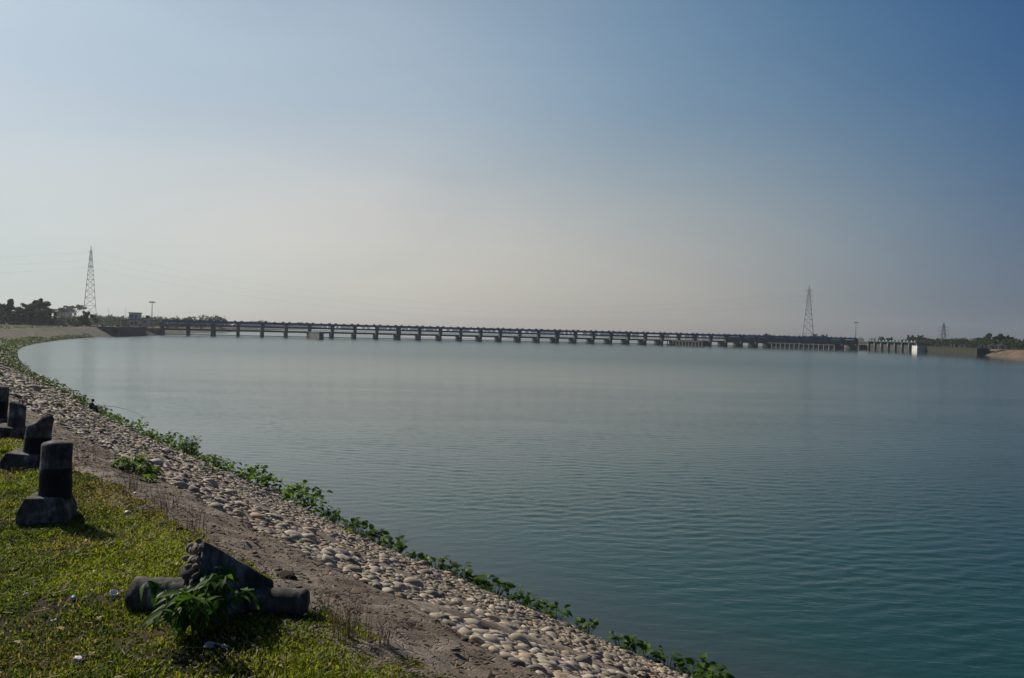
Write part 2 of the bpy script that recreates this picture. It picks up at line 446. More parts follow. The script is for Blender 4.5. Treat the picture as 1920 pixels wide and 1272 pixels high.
def sm(a, b, x):
    t = np.clip((np.asarray(x, float) - a) / (b - a), 0, 1); return t * t * (3 - 2 * t)
def bank(a):
    """water-edge point and landward normal at arc length a"""
    a = np.asarray(a, float)
    x, y = np.interp(a, _arc, _cur[:, 0]), np.interp(a, _arc, _cur[:, 1])
    e = .8
    dx = np.interp(a + e, _arc, _cur[:, 0]) - np.interp(a - e, _arc, _cur[:, 0])
    dy = np.interp(a + e, _arc, _cur[:, 1]) - np.interp(a - e, _arc, _cur[:, 1])
    l = np.hypot(dx, dy) + 1e-9
    return x, y, -dy / l, dx / l
def ztop(a): return 5.2 - 1.25 * sm(A0 + 45, A0 + 150, a)
def width(a): return 10.5 * (ztop(a) / 5.2)
def bpos(a, d):
    """point on the bank: d metres landward from the water's edge"""
    x, y, nx, ny = bank(a)
    if np.ndim(nx) and np.ndim(d): pass
    # normals point right of travel; land lies to the left of travel towards the barrage
    px, py = x + nx * d, y + ny * d
    zt, w = ztop(a), width(a)
    o = d - w
    z = np.where(o < 0, zt * d / w, zt + .2 * sm(0, .75, o) + (fbm(px, py, 1.6, 4) * .09 + fbm(px, py, .23, 3) * .22) * sm(0, 1.2, o))
    return px, py, z
# check which side is land: camera (0,0) must be landward
_x, _y, _nx, _ny = bank(A0)
SIDE = 1.0 if (-_x * _nx - _y * _ny) > 0 else -1.0
if SIDE < 0:
    _bank0 = bank
    def bank(a):
        x, y, nx, ny = _bank0(a); return x, y, -nx, -ny

def sheet(name, av, dv, zoff, mat, **kw):
    A, D = np.meshgrid(av, dv, indexing='ij')
    W = width(A)
    dd = np.where(D > 500, D, D)
    x, y, z = bpos(A, D + (W - 10.5) * (D > -50) * 1.0 * sm(0, 10.5, D))
    n, m = A.shape
    V = np.stack([x, y, z + zoff(x, y, A, D)], -1).reshape(-1, 3)
    i = np.arange(n * m).reshape(n, m)
    Fq = np.stack([i[:-1, :-1], i[1:, :-1], i[1:, 1:], i[:-1, 1:]], -1).reshape(-1, 4)
    if SIDE > 0: pass
    me = mesh(V, Fq, True)
    o = obj(name, me, mat); tag(o, **kw)
    return o
av_near = np.concatenate([np.arange(0, A0 - 6, 2.0), np.arange(A0 - 6, A0 + 30, .12), np.arange(A0 + 30, A0 + 110, .8), np.arange(A0 + 110, A0 + 520, 5.0), np.arange(A0 + 520, A_MAX, 60.0), [A_MAX]])
def z_slope(x, y, A, D): return fbm(x, y, 1.2, 3) * .06 * sm(.2, 1, D) * (D < 10.45)
dv_s = np.concatenate([[-6, -3, -1], np.arange(0, 10.5, .35), [10.5]])
slope = sheet('embankment_slope', av_near, dv_s, z_slope, M['slope'], kind='structure')
def z_path(x, y, A, D):
    lump = fbm(x, y, 3.1, 4) * .10 + fbm(x + 9, y, 9, 4) * .06 - .035 * sm(.12, .3, fbm(x, y + 5, 2.2, 2))
    return lump * sm(9.95, 10.4, D) * (1 - sm(11.15, 11.4, D)) + .05 * sm(10.0, 10.45, D + fbm(A, A * 0, .8, 4) * .9) * (1 - sm(10.7, 11.3, D)) * sm(9.9, 10.15, D) - .12 * (1 - sm(9.86, 10.05, D))
av_path = np.concatenate([np.arange(0, A0 - 6, 2.0), np.arange(A0 - 6, A0 + 1.5, .12), np.arange(A0 + 1.5, A0 + 13, .045), np.arange(A0 + 13, A0 + 30, .12), np.arange(A0 + 30, A0 + 110, .8), np.arange(A0 + 110, A0 + 520, 5.0), np.arange(A0 + 520, A_MAX, 60.0), [A_MAX]])
path = sheet('dirt_path', av_path, np.arange(9.85, 11.44, .045), z_path, M['dirt'], kind='structure')
dv_t = np.concatenate([np.arange(11.42, 19, .16), [20, 22, 25, 30, 40, 60, 100, 180, 320, 600, 1100, 2000, 3500]])
verge = sheet('grass_verge', av_near, dv_t, lambda x, y, A, D: np.zeros_like(x), M['turf'], kind='structure')

# ------------------------------------------------------------------ river and far land
def plane(name, pts, z, mat, **kw):
    o = obj(name, mesh([(x, y, z) for x, y in pts], [tuple(range(len(pts)))]), mat); return tag(o, **kw)
def river_mesh():
    y = [6.0]
    while y[-1] < 165: y.append(y[-1] + .09 + .0038 * max(0, y[-1] - 16))
    y = np.array(y); nc = 470; u = np.linspace(-.80, .86, nc)
    X = (y[:, None] + 8) * u[None]; Y = np.repeat(y[:, None], nc, 1)
    r = np.random.default_rng(5); Z = np.zeros_like(X)
    # wind patches and lee under the bank decide how high the ripples stand
    patch = np.clip(.75 + 1.5 * fbm(X * .7, Y, .045, 4) + .8 * fbm(X, Y, .16, 3), .22, 1.5)
    lee = .25 + .75 * sm(13.2, 24, .76 * X + .65 * Y)
    edge = sm(6, 9, Y) * (1 - sm(110, 163, Y)) * sm(0, .05, (u + .80)[None]) * sm(0, .05, (.86 - u)[None])
    for k in range(64):
        lam = .27 * (1.2 / .27) ** (r.uniform(0, 1) ** 1.4); kk = 2 * math.pi / lam; th = math.radians(98) + r.normal(0, .42)
        slope = .017 * (lam / .45) ** -.25; ph = kk * (X * math.cos(th) + Y * math.sin(th)) + r.uniform(0, 6.28)
        grp = .5 + vnoise(X * (.5 / lam) * .35 + 7 * k, Y * (.5 / lam) * .35)         # wave groups: no crest runs on for ever
        keep = sm(.55, 1.3, lam / (.09 + .0038 * np.maximum(0, Y - 16)) / 3.0)
        Z += np.sin(ph + .25 * np.sin(ph * .37)) * (slope / kk) * grp * keep
    Z *= patch * lee * edge
    n, m = X.shape; V = np.stack([X, Y, Z], -1).reshape(-1, 3); F_ = grid_faces(n, m)[:, ::-1]
    l0, l1, r0, r1 = X[0, 0], X[-1, 0], X[0, -1], X[-1, -1]; y0, y1 = y[0], y[-1]; b = len(V)
    Vf = np.array([(-1500, -300, 0), (2500, -300, 0), (2500, 2900, 0), (-1500, 2900, 0), (l0, y0, 0), (r0, y0, 0), (r1, y1, 0), (l1, y1, 0)], float)
    Ff = np.array([(0, 1, 5, 4), (1, 2, 6, 5), (2, 3, 7, 6), (3, 0, 4, 7)]) + b
    return mesh(np.vstack([V, Vf]), np.vstack([F_, Ff]), True)

def grid_faces(n, m):
    i = np.arange(n * m).reshape(n, m)
    return np.stack([i[:-1, :-1], i[:-1, 1:], i[1:, 1:], i[1:, :-1]], -1).reshape(-1, 4)
tag(obj('river', river_mesh(), M['river']), kind='structure')

# right bank, shaped the same way: water line, slope, land
RB = np.array([(160,-40),(196,120),(236,310),(264,402),(289,490),(301,560),(306,600),(312,700),(330,860),(380,1200),(520,1900),(700,2800)], float)
rc = catmull(RB, 10)
tx = np.gradient(rc[:, 0]); ty = np.gradient(rc[:, 1]); tl = np.hypot(tx, ty); rnx, rny = ty / tl, -tx / tl
offs = np.array([-4, 0, 2, 4.5, 7, 9.5, 12, 20, 60, 150, 400, 900, 1800, 3000.])
zz = np.array([-2, 0, 1.1, 2.2, 3.4, 3.9, 4.0, 4.1, 4.2, 4.3, 4.3, 4.3, 4.3, 4.3])
V = np.stack([rc[:, None, 0] + rnx[:, None] * offs, rc[:, None, 1] + rny[:, None] * offs, np.broadcast_to(zz, (len(rc), len(offs)))], -1)
V[:, 2:7, 2] += fbm(V[:, 2:7, 0], V[:, 2:7, 1], .3, 3) * .8
M['tanbank'] = mat_mottled('sandy_revetment', (.06, .045, .032), (.17, .125, .09), .25, .95, .5, .2, .15)
V5 = V[:, :6]; obj_rb = obj('right_bank_slope', mesh(V5.reshape(-1, 3), grid_faces(len(rc), 6), True), M['tanbank']); tag(obj_rb, kind='structure')
V6 = V[:, 5:]; tag(obj('right_bank_ground', mesh(V6.reshape(-1, 3), grid_faces(len(rc), len(offs) - 5), True), M['turf']), kind='structure')
# low far shore that closes the river downstream, with pale sandbars in front of it
sx = np.linspace(-1400, 2400, 60)
fv = []
for x in sx:
    y0 = 2450 + 120 * math.sin(x * .004) + .05 * x
    fv += [(x, y0, -.5), (x, y0 + 15, 2.0), (x, y0 + 60, 3.2), (x, y0 + 750, 4.0)]
tag(obj('far_shore', mesh(fv, grid_faces(len(sx), 4), True), M['turf']), kind='structure')
M['sand'] = mat_mottled('pale_river_sand', (.34, .31, .27), (.48, .45, .4), .05, .95, .2, .1)
def sandbar(cx, cy, rx, ry, seed):
    r = np.random.default_rng(seed); k = 28; vs = [(cx, cy, .55)]
    for ring, zr in ((.55, .5), (1.0, -.15)):
        for i in range(k):
            t = 2 * math.pi * i / k; q = ring * (1 + .22 * math.sin(3 * t + seed) + .1 * r.normal())
            vs.append((cx + rx * q * math.cos(t), cy + ry * q * math.sin(t), zr))
    fs = [(0, 1 + i, 1 + (i + 1) % k) for i in range(k)]
    fs += [(1 + i, 1 + k + i, 1 + k + (i + 1) % k, 1 + (i + 1) % k) for i in range(k)]
    tag(obj('sandbar', mesh(vs, fs, True), M['sand']), kind='structure')
sandbar(-160, 900, 90, 60, 1); sandbar(60, 1150, 200, 90, 2); sandbar(-60, 760, 60, 25, 3); sandbar(190, 980, 80, 70, 4)

# ------------------------------------------------------------------ pitching stones
def ico(sub):
    import bmesh
    bm = bmesh.new(); bmesh.ops.create_icosphere(bm, subdivisions=sub, radius=1.0)
    v = np.array([p.co[:] for p in bm.verts]); f = np.array([[q.index for q in p.verts] for p in bm.faces]); bm.free(); return v, f
def cobble_shape(sub, r):
    v, f = ico(sub); v = v.copy()
    d = r.normal(size=(4, 3)); 
    for k in range(4):
        v *= (1 + .10 * np.sin(1.7 * (v @ d[k]) + k))[:, None]
    # flatten one or two sides as river stones have
    for k in range(2):
        n = r.normal(size=3); n /= np.linalg.norm(n); h = v @ n; v -= np.where(h > .72, (h - .72) * .7, 0)[:, None] * n
    v *= np.array([1.0, r.uniform(.6, .88), r.uniform(.34, .56)]); return v, f
SH_HI = [cobble_shape(2, rng) for _ in range(14)]
SH_LO = [cobble_shape(1, rng) for _ in range(10)]
PAL = np.array([(.36, .335, .295), (.29, .27, .235), (.44, .415, .37), (.21, .2, .185), (.36, .31, .24), (.26, .24, .21), (.40, .37, .32), (.13, .125, .115), (.31, .235, .17)])

def strip_b(a): return 7.6 - 1.4 * sm(A0 + 11, A0 + 21, a)
def free_of_ribs(a, d):
    ok = np.abs(d - strip_b(a)) > (.27 + .10 * (vnoise(a * .9, d * 0) - .5))
    rib = np.abs((a - A0 - 5.0 - .1 * (10.5 - d)) ) > .24 + .12 * (vnoise(d * 2, a * 0) - .5)
    rib2 = np.abs((a - A0 - 15.5 - .1 * (10.5 - d))) > .2 * (d > strip_b(a))
    rib3 = np.abs((a - A0 - 27 - .1 * (10.5 - d))) > .2 * (d > strip_b(a))
    keep = vnoise(a * 2.3 + 5, d * 2.3) > .86         # a few stones have rolled onto the strips
    return (ok & rib & rib2 & rib3) | keep
def topline(a): return 10.38 + fbm(a, a * 0 + 3, .8, 4) * .75 - .35 * sm(A0 + 6.5, A0 + 5.2, a) * sm(A0 + 3.0, A0 + 4.2, a)
def scatter(a0, a1, size):
    pit = size * (.66 if size < .12 else .76)
    na, nd = int((a1 - a0) / pit), int(10.9 / (pit * .8))
    I, J = np.meshgrid(np.arange(na), np.arange(nd), indexing='ij')
    a = a0 + (I + .5 * (J % 2)) * pit + rng.normal(0, pit * .2, I.shape)
    d = .05 + J * pit * .8 + rng.normal(0, pit * .17, I.shape)
    a, d = a.ravel(), d.ravel()
    s = size * .5 * np.exp(rng.normal(0, .24, a.shape))
    big = rng.random(a.shape) < .008; s = np.where(big, s * rng.uniform(1.3, 1.8, a.shape), s)
    s *= 1 + .35 * fbm(a, d, .7, 2)
    k = (d < topline(a)) & (d > -.1) & free_of_ribs(a, d) & (rng.random(a.shape) > .01)
    return a[k], d[k], s[k], big[k]
parts = [scatter(A0 - 1.5, A0 + 10, .108), scatter(A0 + 10, A0 + 24, .13), scatter(A0 + 24, A0 + 50, .23), scatter(A0 + 50, A0 + 110, .40)]
sa, sd, ss, sb = (np.concatenate([p[i] for p in parts]) for i in range(4))
px, py, pz = bpos(sa, sd * width(sa) / 10.5)
pz = pz + fbm(px, py, 1.2, 3) * .06 * sm(.2, 1, sd) + ss * np.where(sb, .34, .16)
_, _, bnx, bny = bank(sa)
# slope-aligned frame
nz = np.stack([-bnx * .445, -bny * .445, np.full_like(bnx, .895)], -1)
tang = np.stack([bny, -bnx, np.zeros_like(bnx)], -1)
def rot_frames(n):
    ang = rng.normal(.5, .75, n); tilt = rng.normal(0, .22, (n, 2))
    up = nz + tang * tilt[:, :1] + np.cross(nz, tang) * tilt[:, 1:]; up /= np.linalg.norm(up, axis=1)[:, None]
    e1 = tang * np.cos(ang)[:, None] + np.cross(nz, tang) * np.sin(ang)[:, None]
    e1 -= up * (e1 * up).sum(1)[:, None]; e1 /= np.linalg.norm(e1, axis=1)[:, None]
    return e1, np.cross(up, e1), up
E1, E2, E3 = rot_frames(len(sa))
tint = PAL[rng.integers(0, len(PAL), len(sa))] * np.array((1.14, 1.05, .93)) * rng.uniform(.8, 1.15, (len(sa), 1))
# apparent size decides which 300 are picked out
vv = np.stack([px, py, pz - EYE], -1); depth = vv @ np.array(_f)
ux = (vv @ np.array(_r)) / depth * CAM_F + 960; uy = 636 - (vv @ np.array(_u)) / depth * CAM_F
inv = (depth > 1) & (ux > 0) & (ux < 1920) & (uy > 0) & (uy < 1268)
app = np.where(inv, ss / depth, 0)
pick = np.argsort(-app)[:300]
rest = np.ones(len(sa), bool); rest[pick] = False
hi_mesh = []
for vsh, fsh in SH_HI:
    me = mesh(vsh, fsh, True, 'stone'); colattr(me, np.array((.39, .345, .28))); me.materials.append(M['stone']); hi_mesh.append(me)
for k, i in enumerate(pick):
    o = bpy.data.objects.new('stone', hi_mesh[k % len(hi_mesh)])
    Mx = Matrix.Identity(4)
    for c, e in enumerate((E1, E2, E3)):
        for r_ in range(3): Mx[r_][c] = e[i, r_] * ss[i]
    Mx.translation = (px[i], py[i], pz[i]); o.matrix_world = Mx
    link(o, slope); o.matrix_world = Mx
def merged(name, idx, shapes, parent):
    vs, fs, cs, base = [], [], [], 0
    which = rng.integers(0, len(shapes), len(idx))
    for w, (vsh, fsh) in enumerate(shapes):
        q = idx[which == w]
        if not len(q): continue
        P = (vsh[None, :, 0, None] * E1[q][:, None] + vsh[None, :, 1, None] * E2[q][:, None] + vsh[None, :, 2, None] * E3[q][:, None]) * ss[q][:, None, None]
        P += np.stack([px[q], py[q], pz[q]], -1)[:, None]
        n = len(vsh); vs.append(P.reshape(-1, 3)); cs.append(np.repeat(tint[q], n, 0))
        fs.append((fsh[None] + (base + np.arange(len(q)) * n)[:, None, None]).reshape(-1, 3)); base += len(q) * n
    me = mesh(np.concatenate(vs), np.concatenate(fs), True); colattr(me, np.concatenate(cs))
    return obj(name, me, M['stone'], parent)
ii = np.arange(len(sa))
rest &= (depth > .5) & (ux > -500) & (ux < 2450) & (uy < 1900)      # nothing of the rest lies near the picture
near = rest & (depth < 7.6)
o = merged('pitching_stones', np.concatenate([ii[near]]), SH_HI, slope); o['kind'] = 'stuff'
o = merged('distant_pitching_stones', ii[rest & ~near], SH_LO, slope); o['kind'] = 'stuff'

def rib_mesh(av, dv):
    prof = ((-.36, -.06), (-.25, .03), (-.1, .05), (.1, .055), (.25, .035), (.36, -.06)); vs = []
    av, dv = np.asarray(av, float), np.asarray(dv, float)
    ta, td = np.gradient(av), np.gradient(dv); tl_ = np.hypot(ta, td); na, nd_ = -td / tl_, ta / tl_
    for o_, h_ in prof:
        x, y, z = bpos(av + na * o_, dv + nd_ * o_); vs.append(np.stack([x, y, z + h_ - .2 * sm(9.55, 10.15, dv + nd_ * o_) + fbm(x, y, 1.2, 3) * .06 + fbm(x, y, 4, 4) * .06], -1))
    vs = np.stack(vs, 1); return mesh(vs.reshape(-1, 3), grid_faces(len(av), len(prof))[:, ::-1], True)
_a = np.arange(A0 - 2, A0 + 62, .2); obj('concrete_rib', rib_mesh(_a, strip_b(_a)), M['dirt'], slope)
for _c in (5.0, 15.5, 27):
    _d = np.arange(strip_b(A0 + _c) + .3, 10.35, .12); obj('concrete_rib', rib_mesh(A0 + _c + .1 * (10.5 - _d), _d), M['dirt'], slope)

# ------------------------------------------------------------------ the barrage
BX = math.radians(20.3)
BORG = Vector((-204.5, 456.0, 0))
def on_barrage(x, y, z=0):
    return Vector((BORG.x + math.cos(BX) * x - math.sin(BX) * y, BORG.y + math.sin(BX) * x + math.cos(BX) * y, z))
bar = empty('barrage', BORG, BX, label='long river barrage with blue steel girders on rows of concrete piers', cat='barrage')
NP = 38
for n in range(NP):
    w = 1.45 if n in (2, 10, 18, 26, 34) else .95
    m = MB(); x = 14.0 * n
    m.plan([(x - w, 1.2), (x - w * .6, .3), (x, 0), (x + w * .6, .3), (x + w, 1.2), (x + w, 11), (x - w, 11)], -2, 2.9)
    m.box(x - w, x + w, .02, 2.7, 2.9, 7.3)
    p = m.build('pier', M['pier'], bar)
    MB().box(x - w - .25, x + w + .25, -.1, 2.9, 7.3, 7.6).build('pier_cap', M['deck'], p)
for n in range(NP - 1):
    x0, x1 = 14.0 * n + 1.0, 14.0 * n + 13.0
    g = MB().box(x0 - 1.0 + .002, x1 + 1.0 - .002, .05, 2.5, 7.6, 9.0).build('hoist_girder', M['blue'], bar)
    for bx, hw, hh in ((x0 + .9, .7, .55), (x0 + 6, .55, .4), (x1 - .9, .7, .55)):
        MB().box(bx - hw, bx + hw, .6, 1.9, 9.0, 9.0 + hh).build('hoist_box', M['blue'], g)
    if n < 28:
        MB().box(x0, x1, .4, 1.1, 5.5, 6.6).build('gate_beam', M['blue'], bar)
    else:
        MB().box(x0, x1, .5, .9, 3.9, 7.29).build('gate_leaf', M['teal'], bar)
    d = MB().box(x0 - 1.0 + .002, x1 + 1.0 - .002, 3.4, 9.8, 2.92, 4.05).build('deck', M['deck'], bar)
    rl = MB().box(x0 - .9, x1 + .9, 3.45, 3.6, 4.7, 4.9)
    for k in range(7): rl.box(x0 + k * 2 - .08, x0 + k * 2 + .08, 3.46, 3.59, 4.05, 4.7)
    rl.build('railing', M['deck'], d)
    MB().box(x0 - .05, x1 + .05, 2.2, 2.8, .3, .72).build('sill_beam', M['darkwall'], bar)
# divide walls reaching upstream of the piers
w1 = empty('divide_wall', on_barrage(84, 0), BX, label='solid dark concrete divide wall jutting upstream from the barrage', cat='wall')
MB().box(-1.2, 1.2, -62, -.3, -2, 3.6).build('wall', M['darkwall'], w1)
MB().box(-1.45, 1.45, -62.2, -.25, 3.6, 3.95).build('coping', M['deck'], w1)
def colonnade(n, L, cols, label):
    r = empty('columned_divide_wall', on_barrage(14 * n, 0), BX, label=label, cat='wall')
    MB().box(-1.3, 1.3, -L, -.3, 3.1, 3.75).build('top_slab', M['deck'], r)
    MB().box(-.3, 1.1, -L + .1, -.4, -1, .5).build('base_wall', M['darkwall'], r)
    MB().box(.45, .85, -L + .15, -.5, .5, 3.1).build('back_wall', M['darkwall'], r)
    for k in range(cols):
        y = -L + .6 + k * (L - 1.4) / (cols - 1)
        MB().box(-1.15, -.65, y - .3, y + .3, -1, 3.1).build('column', M['palecol'], r)
colonnade(24.3, 46, 12, 'shorter column-fronted divide wall projecting from the middle of the barrage')
colonnade(30.4, 76, 16, 'longer column-fronted divide wall projecting from the right part of the barrage')

# wing wall on the left bank
a_w0 = (-191.5, 372.0); a_w1 = (-202.0, 425.0)
ww = empty('wing_wall', (a_w1[0], a_w1[1], 0), 0, label='dark concrete wing wall between the stone bank and the barrage', cat='wall')
dx, dy = a_w0[0] - a_w1[0], a_w0[1] - a_w1[1]
MB().plan([(-14, -2), (3.0, 0), (3.0 + dx + 1, dy), (dx - 10, dy)][::-1], -2, 4.3).build('wall', M['darkwall'], ww)
MB().plan([(-14.2, -1.9), (3.2, .2), (3.2 + dx + 1, dy - .2), (dx - 10.2, dy - .2)][::-1], 4.3, 4.6).build('coping', M['deck'], ww)
ab = empty('abutment', on_barrage(-7, 0), BX, label='grey concrete abutment block at the left end of the barrage', cat='abutment')
MB().box(-14, 6.0, -.2, 11, -2, 3.9).build('wall', M['pier'], ab)
MB().box(-14, 6.0, .05, 2.5, 8.0, 8.6).build('approach_girder', M['blue'], ab)
MB().box(-13, -12.2, .3, 2.2, 3.9, 8.0).build('post', M['pier'], ab)
MB().box(-3.4, -2.6, .3, 2.2, 3.9, 8.0).build('post', M['pier'], ab)

# control building
cb = empty('control_building', (-209.5, 440, 4.3), math.radians(14), label='cream stepped control building at the left end of the barrage', cat='building')
cb.scale = (.74, .7, .82)
MB().box(-7, 1.8, -5, 5, 0, 5.1).build('wall', M['cream2'], cb)
MB().box(-7.3, -.2, -4, 4.6, 5.1, 9.6).build('upper_wall', M['cream'], cb)
MB().box(1.8, 6.0, -3, 5, 0, 6.2).build('side_wall', M['cream2'], cb)
MB().box(-7.6, 2.1, -5.4, 5.4, 4.85, 5.25).build('ledge', M['roofdark'], cb)
MB().box(-7.9, .4, -4.5, 5.1, 9.6, 10.0).build('roof', M['roofdark'], cb)
MB().box(1.2, 6.4, -3.4, 5.4, 6.2, 6.55).build('roof', M['roofdark'], cb)
MB().box(3.9, 6.2, -1, 1.5, 6.55, 8.2).build('water_tank', M['roofdark'], cb)
for x0, x1, y0, z0, z1 in ((-5.9, -4.2, -5.06, 1.5, 3.6), (-3.2, -1.2, -5.06, 1.5, 3.6), (-6.2, -4.4, -4.06, 6.3, 8.2), (-3.2, -1.6, -4.06, 6.3, 8.2), (2.6, 4.6, -3.06, 3.2, 4.9)):
    f = MB().box(x0 - .15, x1 + .15, y0, y0 + .12, z0 - .15, z1 + .15).build('window', M['white_wall'], cb)
    MB().box(x0, x1, y0 - .02, y0 + .05, z0, z1).build('pane', M['glass'], f)
MB().box(0, 1.3, -5.07, -4.9, 0, 2.3).build('door', M['teal'], cb)

# high masts
def high_mast(loc, h, label):
    r = empty('high_mast_light', loc, 0, label=label, cat='light mast', group='high mast lights at the two ends of the barrage')
    MB().tube((0, 0, 0), (0, 0, h), .32, .16, 8).build('pole', M['steel'], r)
    m = MB()
    for i in range(12):
        t0, t1 = i * math.pi / 6, (i + 1) * math.pi / 6
        m.tube((1.5 * math.cos(t0), 1.5 * math.sin(t0), h - .2), (1.5 * math.cos(t1), 1.5 * math.sin(t1), h - .2), .12, n=4)
    for i in range(4): m.tube((0, 0, h - .2), (1.5 * math.cos(i * math.pi / 2), 1.5 * math.sin(i * math.pi / 2), h - .2), .07, n=4)
    m.build('head_ring', M['steel'], r)
    for i in range(8):
        t = i * math.pi / 4; c, s = math.cos(t) * 1.5, math.sin(t) * 1.5
        MB().box(c - .35, c + .35, s - .35, s + .35, h - .75, h - .3).build('floodlight', M['steel'], r)
high_mast((-217, 470, 4.3), 15.5, 'tall floodlight mast behind the cream control building')
high_mast((285, 648, 4.3), 18.0, 'tall floodlight mast near the right end of the barrage')

# canal head regulator along the right bank
reg = empty('canal_regulator', (290, 634, 0), math.atan2(-56, 10), label='low teal canal regulator with pale columns at the right bank', cat='regulator')
LR = 57.0
for k in range(8):
    x = k * LR / 7
    p = MB().box(x - .55, x + .55, -1.0, 6, -2, 6.2).build('pier', M['pier'], reg)
    MB().box(x - .45, x + .45, -1.12, -1.0, 2.2, 5.6).build('pale_panel', M['palecol'], p)
for k in range(7):
    x = k * LR / 7
    MB().box(x + .3, x + LR / 7 - .3, 0, .5, -1, 4.6).build('gate_leaf', M['darkwall'], reg)
    g = MB().box(x + .002, x + LR / 7 - .002, -1.3, 2.2, 6.2, 7.0).build('hoist_girder', M['teal'], reg)
    for q in (.28, .72):
        MB().box(x + LR / 7 * q - .45, x + LR / 7 * q + .45, -.6, .6, 7.0, 7.8).build('hoist_box', M['white_wall'], g)
we = empty('end_wall', (298, 566, 0), math.radians(8), label='whitewashed stained end wall standing in the water beside the canal regulator', cat='wall')
MB().plan([(-4.6, 0), (5.0, 0), (6.5, 8), (-3, 8)], -2, 4.4).build('wall', M['white_wall'], we)
MB().plan([(-4.9, -.3), (5.3, -.3), (6.6, 8), (-3.2, 8)], 4.4, 4.75).build('coping', M['deck'], we)
dw = empty('dark_bank_wall', (300, 566, 0), 0, label='long dark retaining wall right of the white end wall', cat='wall')
MB().plan([(0, 0), (-7.5, -40), (-20, -96), (-13, -97), (2, -40), (9, 0)], -2, 3.9).build('wall', M['mossy'], dw)
MB().plan([(-.2, 0), (-7.7, -40), (-20.2, -96.2), (-12.8, -97.2), (2.2, -40), (9.2, 0)], 3.9, 4.2).build('coping', M['mossy'], dw)

ra = empty('right_abutment', (284.5, 640, 0), 0, label='dark concrete abutment between the last barrage pier and the canal regulator', cat='abutment')
MB().plan([(0, 0), (8, -2), (24, 4), (24, 36), (2, 26)], -2, 3.2).build('wall', M['darkwall'], ra)
MB().plan([(-.2, -.2), (8.1, -2.2), (24.2, 3.9), (24.2, 36.2), (1.8, 26.2)], 3.2, 3.5).build('coping', M['deck'], ra)
# machines on the right end of the deck
tr = empty('yellow_lorry', on_barrage(14 * 36.4, 6, 4.055), BX, label='small yellow lorry on the deck at the right end of the barrage', cat='lorry')
MB().box(-3, 1.6, -1.1, 1.1, .9, 2.3).build('load_bed', M['yellow'], tr)
MB().prism([(1.75, .6), (3.5, .6), (3.5, 1.6), (3.1, 2.5), (1.75, 2.5)], -1.05, 1.05).build('cab', M['yellow'], tr)
MB().box(-3, 3.4, -.9, .9, .55, .9).build('chassis', M['roofdark'], tr)
for wx in (-2.1, -.9, 2.6):
    for wy in (-.95, .95):
        MB().tube((wx, wy - .15, .5), (wx, wy + .15, .5), .5, n=12).build('wheel', M['roofdark'], tr)

# ------------------------------------------------------------------ pylons and cables
def pylon(name, loc, h, base, rz, label, arms, body_top, ties):
    r = empty(name, loc, rz, label=label, cat='pylon')
    def half(z):
        t = z / h
        return base * .5 * (1 - t) + .42 * (1 if z < h * .93 else max(0.05, (h - z) / (h * .07)))
    zs = [0]
    while zs[-1] < h * .93: zs.append(zs[-1] + max(1.5, half(zs[-1]) * 1.55))
    zs[-1] = h * .93
    for sx, sy in ((-1, -1), (1, -1), (1, 1), (-1, 1)):
        m = MB()
        for z0, z1 in zip(zs, zs[1:] + [h]):
            m.tube((sx * half(z0), sy * half(z0), z0), (sx * half(z1), sy * half(z1), z1), .25 - .10 * z0 / h, n=4)
            if z1 == h: break
        m.build('corner_leg', M['steel'], r)
    cs = ((-1, -1), (1, -1), (1, 1), (-1, 1))
    for k in range(4):
        a, b = cs[k], cs[(k + 1) % 4]; m = MB()
        for j in range(len(zs) - 1):
            z0, z1 = zs[j], zs[j + 1]; h0, h1 = half(z0), half(z1)
            A0_, B0_ = (a[0] * h0, a[1] * h0, z0), (b[0] * h0, b[1] * h0, z0)
            A1_, B1_ = (a[0] * h1, a[1] * h1, z1), (b[0] * h1, b[1] * h1, z1)
            m.tube(A0_, B1_, .10, n=4); m.tube(B0_, A1_, .10, n=4); m.tube(A1_, B1_, .10, n=4)
        m.build('bracing', M['steel'], r)
    for z, L in arms:
        for s in (-1, 1):
            m = MB(); hz = half(z)
            for sy in (-1, 1):
                m.tube((s * hz, sy * hz, z), (s * L, 0, z + .15), .11, .07, 4)
                m.tube((s * hz, sy * hz, z + 1.5), (s * L, 0, z + .25), .09, .07, 4)
            m.tube((s * hz, 0, z), (s * hz, 0, z + 1.5), .09, n=4)
            arm = m.build('cross_arm', M['steel'], r)
            if ties: MB().tube((s * L, 0, z + .15), (s * L, 0, z - 1.6), .12, n=5).build('insulator', M['roofdark'], arm)
    return r
LP, RP = Vector((-373.5, 690, 4.0)), Vector((303, 800, 4.0))
pylon('lattice_pylon', LP, 69.5, 10.6, math.radians(118), 'tall narrow lattice pylon rising above the trees on the left bank', [(64.5, 4.6), (57.5, 4.6), (51.0, 4.6)], 0, True)
pylon('lattice_pylon', RP, 58.0, 10.6, math.radians(-20), 'lattice pylon with three pairs of short arms behind the right end of the barrage', [(52.5, 3.0), (47.3, 3.4), (42.0, 3.7)], 0, True)
pylon('lattice_pylon', (450, 815, 4.0), 24.0, 4.6, math.radians(-8), 'small distant lattice pylon with wide cross arms above the right trees', [(18.5, 4.6), (15.0, 5.0), (11.0, 5.0)], 0, True)
def cable(p, q, sag, label, group, r=.032):
    p, q = Vector(p), Vector(q); m = MB(); pts = []
    for i in range(33):
        t = i / 32; v = p.lerp(q, t); v.z -= 4 * sag * t * (1 - t); pts.append(v)
    m.path(pts, [r] * 33, 4)
    tag(m.build('power_cable', M['cable'], None), label, 'cable', group)
